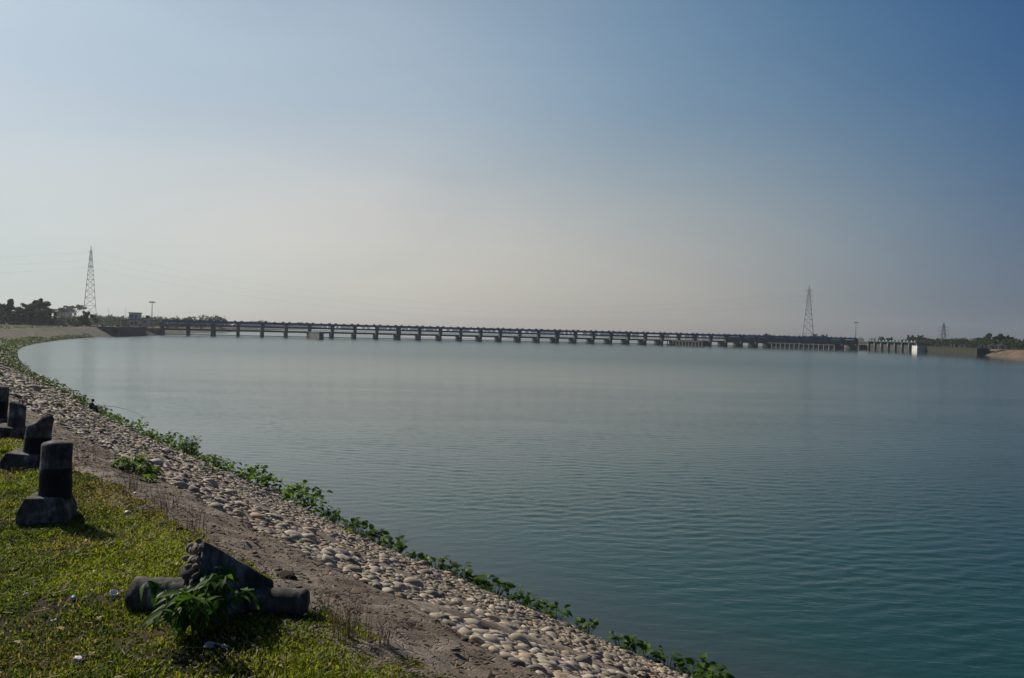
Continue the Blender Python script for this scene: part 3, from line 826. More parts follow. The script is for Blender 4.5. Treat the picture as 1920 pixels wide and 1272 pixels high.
for nm, zl, zr in (('topmost', 66.5, 54.5), ('middle', 59.5, 49.5), ('lowest', 53, 44.0)):
    cable(LP + Vector((0, -1, zl - 2.5)), RP + Vector((-4.5, 0, zr - 1.8)), 31, f'{nm} of the faint power cables sagging between the two tall pylons', 'cables between the pylons')
    cable(LP + Vector((0, -1, zl - 2.5)), Vector((-820, 620, zl - 12)), 10, f'{nm} of the faint power cables leaving the left pylon towards the left', 'cables left of the left pylon')
for k, (x, y, h) in enumerate(((-362, 700, 15.5), (-347, 700, 17.0))):
    r = empty('antenna_mast', (x, y, 4.2), 0, label=('thin antenna mast nearer the left pylon', 'thin antenna mast nearer the control building')[k], cat='mast')
    MB().tube((0, 0, 0), (0, 0, h), .14, .06, 5).build('pole', M['steel'], r)
    m = MB()
    for s in (.55, .75): m.tube((-.5, 0, h * s), (.5, 0, h * s), .05, n=4)
    m.build('crossbar', M['steel'], r)

# ------------------------------------------------------------------ trees
def leaf_quads(centres, size, r, flat=.0):
    n = len(centres)
    u = r.normal(size=(n, 3)); u /= np.linalg.norm(u, axis=1)[:, None]
    w = r.normal(size=(n, 3)); w[:, 2] += flat * 2; v = np.cross(u, w); v /= np.linalg.norm(v, axis=1)[:, None] + 1e-9
    s = size * r.uniform(.6, 1.3, (n, 1)); u = u * s; v = v * s * .6
    P = np.stack([centres - u, centres - v * .9, centres + u, centres + v * .9], 1).reshape(-1, 3)
    return P, np.arange(n * 4).reshape(n, 4)
def make_tree(kind, seed, leaves=2600):
    """unit-height tree: trunk with limbs, crown of leaf clumps"""
    r = np.random.default_rng(seed); m = MB(); tips = []
    th = {'dome': .18, 'column': .12, 'layered': .42, 'tuft': .62}[kind]
    lean = r.normal(0, .02, 2)
    base = [Vector((lean[0] * t, lean[1] * t, th * t)) for t in (0, .5, 1)]
    m.path(base, [.035, .027, .022], 7)
    top = base[-1]
    if kind == 'column':
        m.tube(top, (top.x, top.y, .9), .02, .006, 6)
        for k in range(46):
            z = r.uniform(.1, .97); q = .115 * (1 - ((z - .45) / .6) ** 2) + .02; t = r.uniform(0, 6.28)
            tips.append((q * math.cos(t) * r.uniform(.4, 1), q * math.sin(t) * r.uniform(.4, 1), z, .05))
    else:
        nl = {'dome': 11, 'layered': 10, 'tuft': 7}[kind]
        for k in range(nl):
            t = k * 2.4 + r.normal(0, .3); 
            if kind == 'dome': R, z = r.uniform(.2, .5), r.uniform(.22, .9)
            elif kind == 'layered': R, z = r.uniform(.25, .62), r.choice([.62, .74, .86]) + r.normal(0, .02)
            else: R, z = r.uniform(.08, .24), r.uniform(.66, .92)
            if kind == 'dome' and z > .75: R *= .6
            end = Vector((R * math.cos(t), R * math.sin(t), z)); mid = top.lerp(end, .5) + Vector((0, 0, .05))
            m.path([top, mid, end], [.016, .010, .004], 5)
            for j in range(4):
                q = end + Vector(r.normal(0, .07 if kind != 'layered' else .09, 3)) * 1.0
                if kind == 'layered': q.z = end.z + r.normal(0, .018)
                tips.append((q.x, q.y, min(q.z, .93), r.uniform(.06, .12)))
                m.tube(end, q, .005, .002, 4, False)
        if kind == 'dome':
            for k in range(24):
                t = r.uniform(0, 6.28); R = r.uniform(.0, .42); tips.append((R * math.cos(t), R * math.sin(t), r.uniform(.14, .8) * (1 - R * .3), r.uniform(.08, .14)))
    tips = np.array(tips); per = leaves // len(tips)
    cen = []
    for x, y, z, q in tips:
        d = r.normal(size=(per, 3)); d /= np.linalg.norm(d, axis=1)[:, None]; d *= (r.uniform(0, 1, (per, 1)) ** .45) * q
        if kind == 'layered': d[:, 2] *= .4
        cen.append(d + (x, y, z))
    cen = np.concatenate(cen); cen[:, 2] = np.clip(cen[:, 2], .05, 1.0)
    P, Fq = leaf_quads(cen, .032, r)
    return m.me(True), mesh(P, Fq)
KINDS = {}
for i, (k, kind, lv) in enumerate((('dome', 'dome', 7000), ('dome2', 'dome', 7000), ('dome3', 'dome', 7600), ('col', 'column', 4000), ('lay', 'layered', 4600), ('tuft', 'tuft', 3600))):
    tm, cm = make_tree(kind, 40 + i, lv); tm.materials.append(M['bark']); cm.materials.append(M['crown']); KINDS[k] = (tm, cm)
def tree(kind, x, y, h, wide, label, group, z=4.0, name='tree'):
    r = empty(name, (x, y, z), random.uniform(0, 6.28), label=label, cat='tree', group=group)
    r.scale = (h * wide * 1.15, h * wide * 1.15, h * 1.04)
    tm, cm = KINDS[kind]
    obj('trunk', tm, None, r); obj('crown', cm, None, r)
def T(px_, Y, top, kind, wide, label, group, z=4.0):
    hor = 622.4 + (px_ - 960) * .02514
    tree(kind, (px_ - 960) / 1464 * Y, Y, (hor - top) * Y / 1464 + EYE - z, wide, label, group, z)
GL, GR = 'trees on the left bank', 'trees on the right bank'
for t in (
    (-14, 385, 570, 'dome', .9, 'dark bushy tree at the left edge of the picture', GL),
    (8, 400, 566, 'dome2', .7, 'dark tree just left of the narrow conical tree', GL),
    (18, 430, 563, 'col', 1.1, 'narrow conical dark tree among the left bank trees', GL),
    (36, 400, 577, 'dome3', .95, 'broad low dark tree right of the narrow conical tree', GL),
    (55, 405, 571, 'dome', .85, 'dark tree below the tufted treetop on the left bank', GL),
    (73, 425, 561, 'tuft', 1.0, 'tall tree with an open tufted top on the left bank', GL),
    (80, 400, 578, 'dome2', .8, 'dark rounded tree in front of the tufted treetop', GL),
    (92, 395, 580, 'dome3', .62, 'rightmost of the dark near trees on the left bank', GL),
    (104, 600, 575, 'lay', .85, 'flat-topped layered tree just right of the dark left trees', GL),
    (116, 1150, 581, 'dome', .85, 'hazy rounded tree behind the flat-topped layered tree', GL),
    (128, 1200, 575, 'dome2', .75, 'hazy blue-grey tree left of the rain tree with gaps', GL),
    (138, 900, 569, 'lay', .72, 'hazy tree with gaps in its crown left of the pylon', GL),
    (162, 398, 585, 'dome3', .95, 'dark dense round tree at the foot of the left pylon', GL),
    (185, 1250, 592, 'dome', 1.1, 'hazy tree right of the left pylon foot', GL),
    (205, 1300, 594, 'dome2', 1.2, 'hazy tree below the first antenna mast', GL),
    (226, 1300, 594, 'dome3', 1.2, 'hazy tree left of the control building', GL),
    (1439, 820, 626, 'dome2', .9, 'small tree top showing over the barrage left of the right pylon', GR),
    (1526, 780, 627, 'dome', .9, 'small tree top showing over the barrage at the right pylon foot', GR),
    (1545, 785, 628, 'dome3', .9, 'small tree top just right of the right pylon foot', GR),
    (1654, 740, 632, 'dome', .9, 'left of two small trees behind the canal regulator', GR),
    (1668, 735, 633, 'dome2', .9, 'right of two small trees behind the canal regulator', GR),
    (1708, 660, 629, 'dome3', .8, 'dark tree directly behind the white end wall', GR),
    (1724, 650, 629.5, 'dome', .8, 'dark tree just right of the tree behind the white end wall', GR),
    (1737, 640, 634, 'dome2', .9, 'low tree second right of the white end wall', GR),
    (1748, 630, 637, 'dome3', .9, 'lowest tree between the white end wall and the small pylon', GR),
    (1757.5, 620, 635, 'col', 1.2, 'narrow upright tree left of the small distant pylon', GR),
    (1776, 590, 637, 'dome', 1.1, 'rounded low tree just right of the small distant pylon', GR),
    (1797, 570, 636, 'dome2', .95, 'broad dark tree midway between small pylon and big right trees', GR),
    (1811, 560, 637, 'dome3', .9, 'dark tree right of the broad tree near the small pylon', GR),
    (1825, 550, 640, 'dome', .9, 'small low tree left of the big right trees', GR),
    (1836, 540, 632, 'lay', .8, 'loose-crowned tree at the left of the big right trees', GR),
    (1853, 525, 626, 'dome3', .8, 'largest left-hand tree of the big pair on the right bank', GR),
    (1882, 505, 627.5, 'dome2', .9, 'largest right-hand tree of the big pair on the right bank', GR),
    (1902, 495, 637, 'dome', .8, 'low tree right of the big pair on the right bank', GR),
    (1917, 490, 637, 'dome3', .8, 'tree cut off by the right edge of the picture', GR)):
    T(*t)
# clipped shrubs along the wing wall
sm_me = None
ordn = ['leftmost', 'second', 'third', 'fourth', 'fifth', 'sixth', 'rightmost']
r_ = np.random.default_rng(5)
cen = r_.normal(size=(900, 3)); cen /= np.linalg.norm(cen, axis=1)[:, None]; cen *= r_.uniform(.6, 1, (900, 1)); cen[:, 2] = np.abs(cen[:, 2]) * 1.15
P, Fq = leaf_quads(cen, .16, r_); shrub_me = mesh(P, Fq); shrub_me.materials.append(M['crown'])
stem_me = MB().tube((0, 0, 0), (0, 0, .7), .08, .05, 6).me(); stem_me.materials.append(M['bark'])
for k, (px_, Y) in enumerate(((122, 385), (143, 385), (193, 388), (209, 390), (221, 392), (231, 394), (240, 396))):
    e = empty('round_shrub', ((px_ - 960) / 1464 * Y, Y, 4.0), k, label=f'{ordn[k]} of the round dark shrubs in front of the control building and far trees', cat='shrub', group='round shrubs on the far bank')
    e.scale = (1.3, 1.3, 1.1 + .15 * (k % 3)); obj('foliage', shrub_me, None, e); obj('stem', stem_me, None, e)
# lamps along the embankment road
ordl = ['first', 'second', 'third', 'fourth', 'fifth', 'sixth', 'seventh']
for k, (px_, Y) in enumerate(((8, 300), (37, 318), (63, 336), (89, 352), (102, 366), (126, 378), (166, 386))):
    e = empty('street_lamp', ((px_ - 960) / 1464 * Y, Y, 4.1), 0, label=f'{ordl[k]} slim street lamp from the left in the row below the left bank trees', cat='street lamp', group='street lamps along the left embankment')
    MB().tube((0, 0, 0), (0, 0, 4.6), .06, .04, 6).build('pole', M['steel'], e)
    MB().tube((0, 0, 4.6), (.5, -.2, 4.75), .035, n=5).build('arm', M['steel'], e)
    MB().box(.25, .75, -.38, -.02, 4.68, 4.88).build('lamp_head', M['lampwhite'], e)
# small huts on the right bank
def hut(x, y, w, d, h, rz, wall, roof, label, cat='hut'):
    r = empty('hut', (x, y, 3.95), rz, label=label, cat=cat)
    MB().box(-w / 2, w / 2, -d / 2, d / 2, 0, h).build('wall', wall, r)
    MB().prism([(-w / 2 - .4, h - .05), (w / 2 + .4, h - .05), (0, h + w * .28)], -d / 2 - .4, d / 2 + .4).build('roof', roof, r)
    MB().box(-.45, .45, -d / 2 - .03, -d / 2 + .1, 0, 1.9).build('door', M['roofdark'], r)
for px_, Y, w, h, wall, lab in ((1757, 560, 1.7, 2.4, 'white_wall', 'tiny white hut below the narrow upright tree'), (1786, 545, 2.8, 2.0, 'cream', 'pale hut below the rounded tree right of the small pylon'),
                                (1804, 530, 4.6, 1.7, 'white_wall', 'low wide white hut on the right bank crest'), (1842, 470, 4.5, 1.8, 'tin', 'left of the grey tin huts under the big right trees'),
                                (1862, 462, 5.0, 1.8, 'tin', 'middle of the grey tin huts under the big right trees'), (1880, 455, 4.2, 2.0, 'tin', 'right of the grey tin huts under the big right trees')):
    hut((px_ - 960) / 1464 * Y, Y, w, 3.2, h, math.radians(-30), M[wall], M['tin'], lab)
# far woods that read as one hazy band
def woods(name, pts, h0, h1, per, seed, size, label='hazy far wood along the horizon behind the barrage', jit=12):
    r = np.random.default_rng(seed); cen = []
    P_ = np.array(pts, float); seg = np.hypot(*np.diff(P_[:, :2], axis=0).T); L = np.concatenate([[0], np.cumsum(seg)])
    n = int(L[-1] / per)
    for k in range(n):
        t = r.uniform(0, L[-1]); x, y = np.interp(t, L, P_[:, 0]), np.interp(t, L, P_[:, 1])
        h = r.uniform(h0, h1) * (.7 + .9 * vnoise(t * .012, seed)); R = h * r.uniform(.35, .6); q = 95
        d = r.normal(size=(q, 3)); d /= np.linalg.norm(d, axis=1)[:, None]; d *= r.uniform(.5, 1, (q, 1))
        c = np.stack([x + d[:, 0] * R + r.normal(0, 1), y + r.normal(0, jit) + d[:, 1] * R, 3.5 + h * .5 + d[:, 2] * h * .5], -1); cen.append(c)
    P, Fq = leaf_quads(np.concatenate(cen), size * 1.15, r)
    tag(obj(name, mesh(P, Fq), M['crown2']), label, 'trees', kind='stuff')
woods('far_wood', [(-1300, 900), (-800, 1050), (-560, 1150), (-480, 1450), (-520, 1900), (-620, 2450)], 6, 10, 4.5, 3, 1.1)
woods('far_wood', [(-900, 2520), (0, 2560), (900, 2600), (1700, 2650)], 6, 11, 8, 4, 2.0)
woods('far_wood', [(380, 960), (450, 1300), (590, 1900), (740, 2500)], 3.5, 6, 6, 5, 1.2)
woods('far_wood', [(430, 860), (480, 760), (500, 660), (520, 560), (560, 460)], 6, 9, 3, 6, .9)
woods('far_wood', [(-430, 720), (-330, 730), (-272, 735)], 6, 9.5, 1.8, 13, .8)
woods('undergrowth', [(-330, 405), (-296, 412), (-262, 418), (-236, 425)], 4.5, 7.5, 1.2, 7, .45, 'dark undergrowth filling in below the left bank trees', 4)
woods('undergrowth', [(-262, 470), (-236, 470), (-205, 475), (-190, 470)], 2.5, 4.5, 1.6, 8, .4, 'low dark undergrowth behind the control building', 4)
woods('undergrowth', [(318, 640), (322, 590), (318, 540), (308, 480), (300, 440)], 3.0, 5.0, 1.6, 9, .4, 'dark undergrowth below the right bank trees', 4)

# ------------------------------------------------------------------ guard posts
def wobble(me, amp, sc, seed=0):
    n = len(me.vertices); co = np.empty(n * 3, np.float32); me.vertices.foreach_get('co', co); co = co.reshape(-1, 3)
    k = np.stack([fbm(co[:, 1] * sc + seed, co[:, 2] * sc, 1, 3), fbm(co[:, 0] * sc + 7 + seed, co[:, 2] * sc, 1, 3), fbm(co[:, 0] * sc + 3, co[:, 1] * sc + seed, 1, 3)], -1)
    me.vertices.foreach_set('co', (co + k * amp * 2).astype(np.float32).ravel()); me.update()
def lathe(profile, n=28):
    vs, fs = [], []
    for r0, z in profile:
        for i in range(n): vs.append((r0 * math.cos(2 * math.pi * i / n), r0 * math.sin(2 * math.pi * i / n), z))
    for j in range(len(profile) - 1):
        for i in range(n): fs.append((j * n + i, j * n + (i + 1) % n, (j + 1) * n + (i + 1) % n, (j + 1) * n + i))
    fs.append(tuple(range(n - 1, -1, -1))); fs.append(tuple(range((len(profile) - 1) * n, len(profile) * n)))
    return np.array(vs), fs
def block_mesh(w0, w1, d, h0, h1, r=.025, cuts=5):
    """pedestal: straight foot with sides sloping in to a smaller top, edges rounded"""
    import bmesh
    bm = bmesh.new(); vs = []
    for z, w, dd in ((-.15, w0, d), (h0, w0, d), (h1, w1, d * .93)):
        vs.append([bm.verts.new((sx * w / 2, sy * dd / 2, z)) for sx, sy in ((-1, -1), (1, -1), (1, 1), (-1, 1))])
    for a, b in zip(vs, vs[1:]):
        for i in range(4): bm.faces.new((a[i], a[(i + 1) % 4], b[(i + 1) % 4], b[i]))
    bm.faces.new(vs[0][::-1]); bm.faces.new(vs[2])
    bmesh.ops.bevel(bm, geom=bm.edges[:], offset=r, segments=2, affect='EDGES', profile=.6)
    bmesh.ops.subdivide_edges(bm, edges=[e for e in bm.edges if e.calc_length() > .1], cuts=cuts, use_grid_fill=True)
    me = bpy.data.meshes.new('pedestal'); bm.to_mesh(me); bm.free(); return me
def ground_z(x, y):
    """height of the verge at a point"""
    n = .76 * x + .65 * y; a = A0 - (.65 * x - .76 * y)
    return float(bpos(np.array([a]), np.array([13.2 - n]))[2][0])
def guard_post(x, y, label, R=.118, H=.42, tilt=(0, 0), slant=0, peak=False, ped=(.42, .36, .4, .13, .25), rz=0, loops=False):
    z = ground_z(x, y)
    r = empty('guard_post', (x, y, z - .02), rz, label=label, cat='guard post', group='concrete guard posts along the bank edge')
    r.rotation_euler = (tilt[0], tilt[1], rz)
    pw0, pw1, pd, ph0, ph1 = ped
    me = block_mesh(pw0, pw1, pd, ph0, ph1); wobble(me, .006, 9, x); p = obj('pedestal', me, M['old_concrete'], r); p.location = (-.045, 0, 0)
    prof = [(R * 1.03, ph1 - .05)] + [(R * (1.03 - .05 * k / 9), ph1 + H * k / 9) for k in range(10)] + [(R * .97, ph1 + H + .008), (R * .9, ph1 + H + .022), (R * .55, ph1 + H + .034), (R * .15, ph1 + H + .038)]
    v, f = lathe(prof)
    top = v[:, 2] > ph1 + H * .75
    if slant: v[:, 2] -= np.where(top, slant * (v[:, 0] / R) * H * .12 * (v[:, 2] - ph1 - H * .75) / (H * .25), 0)
    if peak: v[:, 2] += np.where(top & (np.hypot(v[:, 0] - R * .3, v[:, 1]) < R * .6), .03, 0)
    me = mesh(v, f, True); wobble(me, .008, 8, x + 2)
    sh = obj('post', me, M['old_concrete'], r)
    if not loops:                                   # lower half once tarred black
        v, f = lathe([(R * 1.03 + .002, ph1 - .03)] + [(R * (1.03 - .05 * k / 9) + .002, ph1 + H * k / 9) for k in range(6)] + [(R * .99, ph1 + H * 5 / 9 + .004)])
        me = mesh(v, f, True); wobble(me, .008, 8, x + 2); obj('tar_band', me, M['tar'], sh)
    if loops:
        for lx, ly in ((.02, .02), (.085, -.01)):
            m = MB(); pts = [(lx + .026 * math.cos(t), ly + .01 * math.sin(t), ph1 + H + .0 + .085 * math.sin(t) ** .8) for t in np.linspace(0.05, math.pi - .05, 9)]
            m.path([Vector(q) for q in pts], [.0055] * 9, 6); m.build('rebar_loop', M['rust'], r)
guard_post(-3.59, 6.16, 'nearest upright dark guard post with a round flat top, on the grass at left', R=.112, H=.385, rz=.25, tilt=(0, .03), ped=(.35, .25, .33, .10, .215))
guard_post(-5.0, 8.22, 'second upright guard post, with a worn slanted top, just behind the nearest one', R=.122, H=.30, tilt=(.02, .10), slant=-1.2, peak=True, rz=.2, ped=(.44, .36, .4, .08, .17))
guard_post(-6.5, 10.25, 'third guard post, thin with rusty rebar loops on its top', R=.10, H=.27, tilt=(0, .07), rz=.15, slant=.9, loops=True, ped=(.46, .4, .42, .08, .17))
guard_post(-7.52, 11.35, 'farthest guard post, tall and cut by the left edge of the picture', R=.15, H=.42, tilt=(0, .09), rz=.1, ped=(.52, .44, .48, .1, .2))

# the fallen one: post lying across the grass, its pedestal block tipped up around it
fx, fy = -1.53, 4.36
fz = ground_z(fx, fy)
fall = empty('fallen_guard_post', (fx, fy, fz), 0, label='broken guard post lying on its side with a cobble-studded pedestal block', cat='guard post')
fall.scale = (.9, .9, .88)
def lying(x0, x1, R0, R1, zc, rough, name, y=0, yaw=0):
    ks = np.linspace(0, 1, 14); prof = [(R0 * .8, 0)] + [(R0 + (R1 - R0) * k, k * abs(x1 - x0)) for k in ks] + [(R1 * .82, abs(x1 - x0) + .012)]
    v, f = lathe(prof, 24); L = v[:, 2].copy()
    w = np.stack([x0 + L * math.cos(yaw), y + v[:, 0] + L * math.sin(yaw), zc + v[:, 1]], -1)
    me = mesh(w, f, True); wobble(me, rough, 12, x0); return obj(name, me, M['old_concrete'], fall)
lying(.12, .47, .090, .084, .07, .012, 'post', y=-.02, yaw=-.1)
lying(-.60, -.1, .108, .108, .09, .018, 'stub', y=-.03, yaw=.02)
# block: a prism with its broad broken underside facing up-left
import bmesh
bm = bmesh.new()
prof = [(-.20, -.16), (.13, -.19), (.185, -.03), (.175, .10), (.03, .20), (-.19, .17)]
poly = [(-.235, .02), (.18, -.14), (.20, .11), (-.165, .42)]       # xz outline seen from the path side
fr = [bm.verts.new((x, -.15, z)) for x, z in poly]; bk = [bm.verts.new((x + .03, .13, z + .01)) for x, z in poly]
k4 = 4
for i in range(k4): bm.faces.new((fr[i], fr[(i + 1) % k4], bk[(i + 1) % k4], bk[i]))
bm.faces.new(fr[::-1]); bm.faces.new(bk)
bmesh.ops.recalc_face_normals(bm, faces=bm.faces[:])
bmesh.ops.bevel(bm, geom=bm.edges[:], offset=.018, segments=2, affect='EDGES', profile=.6)
bmesh.ops.subdivide_edges(bm, edges=[e for e in bm.edges if e.calc_length() > .08], cuts=5, use_grid_fill=True)
me = bpy.data.meshes.new('pedestal'); bm.to_mesh(me); bm.free(); wobble(me, .010, 11, 3)
block = obj('pedestal', me, M['old_concrete'], fall); block.location = (.0, .0, .03); block.rotation_euler = (math.radians(-15), 0, math.radians(34)); block.scale = (1.12, 1, 1)
rr = np.random.default_rng(21)
rough_f = mesh(SH_HI[3][0] * np.array((.055, .14, .21)), SH_HI[3][1], True); wobble(rough_f, .05, 16, 2)
o = obj('broken_face', rough_f, M['mortar'], block); o.location = (-.20, -.01, .22); o.rotation_euler = (0, .16, 0)
cobs = []
for vsh, fsh in SH_HI[:6]:
    c = mesh(vsh, fsh, True, 'cobble'); c.materials.append(M['aggregate']); cobs.append(c)
k = 0
for i in range(9):
    for j in range(7):
        t = (i + rr.uniform(.2, .8)) / 9; y = -.16 + .29 * (j + rr.uniform(.2, .8)) / 7
        o = obj('cobble', cobs[k % 6], None, block); k += 1
        o.location = (-.245 + .075 * t - rr.uniform(-.012, .022), y, .03 + .39 * t + rr.normal(0, .012)); s = rr.uniform(.018, .036); o.scale = (s, s, s); o.rotation_euler = tuple(rr.uniform(0, 3, 3))

# ------------------------------------------------------------------ turf
def in_view(x, y, z, mx=60, top=0):
    v = np.stack([x, y, z - EYE], -1); dp = v @ np.array(_f)
    u = (v @ np.array(_r)) / dp * CAM_F + 960; w = 636 - (v @ np.array(_u)) / dp * CAM_F
    return (dp > .5) & (u > -mx) & (u < 1920 + mx) & (w < 1272 + mx) & (w > top), dp
def on_verge(n, a_lo, a_hi, d_lo, d_hi):
    a = rng.uniform(a_lo, a_hi, n); D = rng.uniform(d_lo, d_hi, n); x, y, z = bpos(a, D); return a, D, x, y, z
def blades(x, y, z, h, w, lean, curl, cols):
    n = len(x); t = rng.uniform(0, 2 * math.pi, n); dx, dy = np.cos(t), np.sin(t)
    t2 = t + math.pi / 2 + rng.normal(0, .4, n); lx, ly = np.cos(t2) * lean, np.sin(t2) * lean
    b0 = np.stack([x - dx * w, y - dy * w, z - .004], -1); b1 = np.stack([x + dx * w, y + dy * w, z - .004], -1)
    m0 = np.stack([x - dx * w * .8 + lx * h * .5, y - dy * w * .8 + ly * h * .5, z + h * .62], -1)
    m1 = np.stack([x + dx * w * .8 + lx * h * .5, y + dy * w * .8 + ly * h * .5, z + h * .62], -1)
    tp = np.stack([x + lx * h * (1 + curl), y + ly * h * (1 + curl), z + h * (1 - .35 * curl)], -1)
    V = np.stack([b0, b1, m1, m0, tp], 1).reshape(-1, 3); i = np.arange(n)[:, None] * 5
    F_ = np.concatenate([i + [0, 1, 2], i + [0, 2, 3], i + [3, 2, 4]]); return V, F_, np.repeat(cols, 5, 0)
def turf(nblade):
    a, D, x, y, z = on_verge(nblade, A0 + .5, A0 + 26, 11.0, 19.5)
    ok, dp = in_view(x, y, z)
    edge = 11.18 + fbm(a, a * 0, .9, 4) * .55 + fbm(x, y, 5, 2) * .3
    patch = fbm(x, y, 1.4, 4) + .35 * fbm(x, y, 6, 2)
    keep = ok & (D > edge) & (rng.random(len(a)) < np.clip((5.5 / dp) ** 1.3, .12, 1)) & (rng.random(len(a)) < np.clip(1.0 + 5.5 * patch, .24, 1)) & (dp < 24)
    a, D, x, y, z, dp, patch, edge = (q[keep] for q in (a, D, x, y, z, dp, patch, edge)); n = len(a)
    h = rng.uniform(.008, .024, n) * (1 + 1.6 * np.clip(fbm(x, y, .9, 3) + .05, 0, .5)) * (1 + .08 * dp)
    h *= .55 + .45 * sm(0, .5, D - edge)
    h *= 1 + 1.5 * sm(.14, .3, fbm(x + 8, y, 2.4, 3))
    w = rng.uniform(.0020, .0052, n) * (1 + .12 * np.clip(dp - 4, 0, 20))
    g0, g1, dry = np.array((.05, .095, .009)), np.array((.28, .33, .026)), np.array((.38, .28, .13))
    k = np.clip(.5 + 1.6 * fbm(x + 40, y, .8, 3) + rng.normal(0, .34, n) + .9 * fbm(x, y, 7, 2), 0, 1)[:, None]
    c = g0 * (1 - k) + g1 * k
    dr = (rng.random(n) < .07 + .35 * sm(.05, .22, fbm(x + 3, y + 11, 1.1, 3)) + .9 * np.clip(-patch, 0, .4) + .35 * (1 - sm(0, .35, D - edge)))[:, None]
    c = np.where(dr, dry * rng.uniform(.25, 1.0, (n, 1)), c)
    return blades(x, y, z, h, w, rng.uniform(.1, 1.0, n), rng.uniform(.1, .8, n), c)
V, F_, cc = turf(2400000)
me = mesh(V, F_.astype(np.int32)); colattr(me, cc); o = obj('grass', me, M['grass'])
tag(o, 'short green turf with dry patches on the bank top', 'grass', kind='stuff')
# straw, twigs and dead leaves lying in the turf
m = MB(); rs = np.random.default_rng(77)
a, D, x, y, z = on_verge(15000, A0 + .5, A0 + 20, 10.75, 19)
ok, dp = in_view(x, y, z); keep = ok & (rng.random(len(a)) < np.clip((5 / dp) ** 1.5, .05, 1))
for xx, yy, zz_, dd in zip(x[keep], y[keep], z[keep], dp[keep]):
    t = rs.uniform(0, 6.28); L = rs.uniform(.015, .11) * rs.uniform(.4, 1); e = rs.uniform(.0, .02)
    m.tube((xx, yy, zz_ + .012), (xx + L * math.cos(t), yy + L * math.sin(t), zz_ + .016 + e), rs.uniform(.0012, .0034), n=3, caps=False)
tag(m.build('straw_litter', M['straw']), 'dry straw and twigs scattered over the turf', 'straw', kind='stuff')
m = MB()
for xx, yy, zz_ in list(zip(x[keep], y[keep], z[keep]))[::3]:
    s_ = rs.uniform(.010, .026); t = rs.uniform(0, 6.28); c_, q_ = math.cos(t) * s_, math.sin(t) * s_; xx += rs.normal(0, .2); yy += rs.normal(0, .2)
    k_ = rs.uniform(.2, .9)
    m.add([(xx - c_, yy - q_, zz_ + .03), (xx + q_ * .6, yy - c_ * .6, zz_ + .03 + s_ * k_), (xx + c_, yy + q_, zz_ + .03), (xx - q_ * .6, yy + c_ * .6, zz_ + .03 + s_ * k_)], [(0, 1, 2), (0, 2, 3)])
tag(m.build('dead_leaves', M['leaflitter']), 'dead brown leaves scattered over the turf', 'leaves', kind='stuff')
# clods and small stones on the mud
a, D, x, y, z = on_verge(2600, A0 + 1, A0 + 16, 10.35, 11.35)
vs, fs, base = [], [], 0; lo_v, lo_f = SH_LO[2]
z = z + z_path(x, y, a, D - (width(a) - 10.5)) * (D < 11.4)
ok, dp = in_view(x, y, z)
for xx, yy, zz_, d_ in zip(x[ok], y[ok], z[ok], D[ok]):
    s_ = rs.uniform(.004, .013) * (2.2 if rs.random() < .05 else 1); P = lo_v * s_ * rs.uniform(.7, 1.3, 3); vs.append(P + (xx, yy, zz_ + s_ * .3 + .012)); fs.append(lo_f + base); base += len(lo_v)
me = mesh(np.concatenate(vs), np.concatenate(fs), False); tag(obj('mud_clods', me, M['dirt']), 'crumbs of dry mud on the path', 'mud', kind='stuff')

# dry stalks along the edge of the turf
def dry_tuft(x, y, n, h, spread, label, green=.3):
    z = ground_z(x, y); r = empty('dry_grass_tuft', (x, y, z), 0, label=label, cat='grass tuft', group='dry grass tufts along the turf edge')
    m, m2 = MB(), MB()
    for k in range(n):
        t = rs.uniform(0, 6.28); q = rs.uniform(0, spread); L = h * rs.uniform(.45, 1.0); p0 = Vector((q * math.cos(t), q * math.sin(t), -.01))
        ln = rs.normal(0, .16, 2); pts = [p0 + Vector((ln[0] * L * s * s, ln[1] * L * s * s, L * s)) for s in (0, .35, .7, 1)]
        m.path(pts, [.0022, .0018, .0013, .0007], 4)
        if rs.random() < .55:
            for s in (.55, .75, .9):
                b = p0 + Vector((ln[0] * L * s * s, ln[1] * L * s * s, L * s)); w = Vector((rs.normal(0, .03), rs.normal(0, .03), .035)); m2.tube(b, b + w, .0012, .0006, 3, False)
    m.build('stalk', M['straw'], r)['kind'] = 'stuff'; m2.build('seed_head', M['leaflitter'], r)['kind'] = 'stuff'
for x, y, n, h, sp, lab in ((-.80, 3.98, 34, .26, .11, 'tall dry stalks beside the end of the fallen post'), (-.60, 3.93, 22, .22, .10, 'tall dry stalks at the lower right corner of the turf'),
                            (-2.45, 6.0, 26, .20, .16, 'dry reddish stalks on the turf edge above the fallen block'), (-3.0, 6.75, 30, .2, .18, 'dry stalks on the turf edge below the round bush'),
                            (-3.6, 7.45, 24, .2, .18, 'dry stalks on the turf edge behind the nearest guard post'), (-4.75, 8.65, 20, .2, .2, 'dry stalks beside the second guard post'),
                            (-1.02, 4.42, 14, .14, .08, 'small dry tuft touching the end of the fallen post'), (-6.3, 10.1, 22, .22, .16, 'dry tuft at the foot of the third guard post')):
    dry_tuft(x, y, n, h, sp, lab)

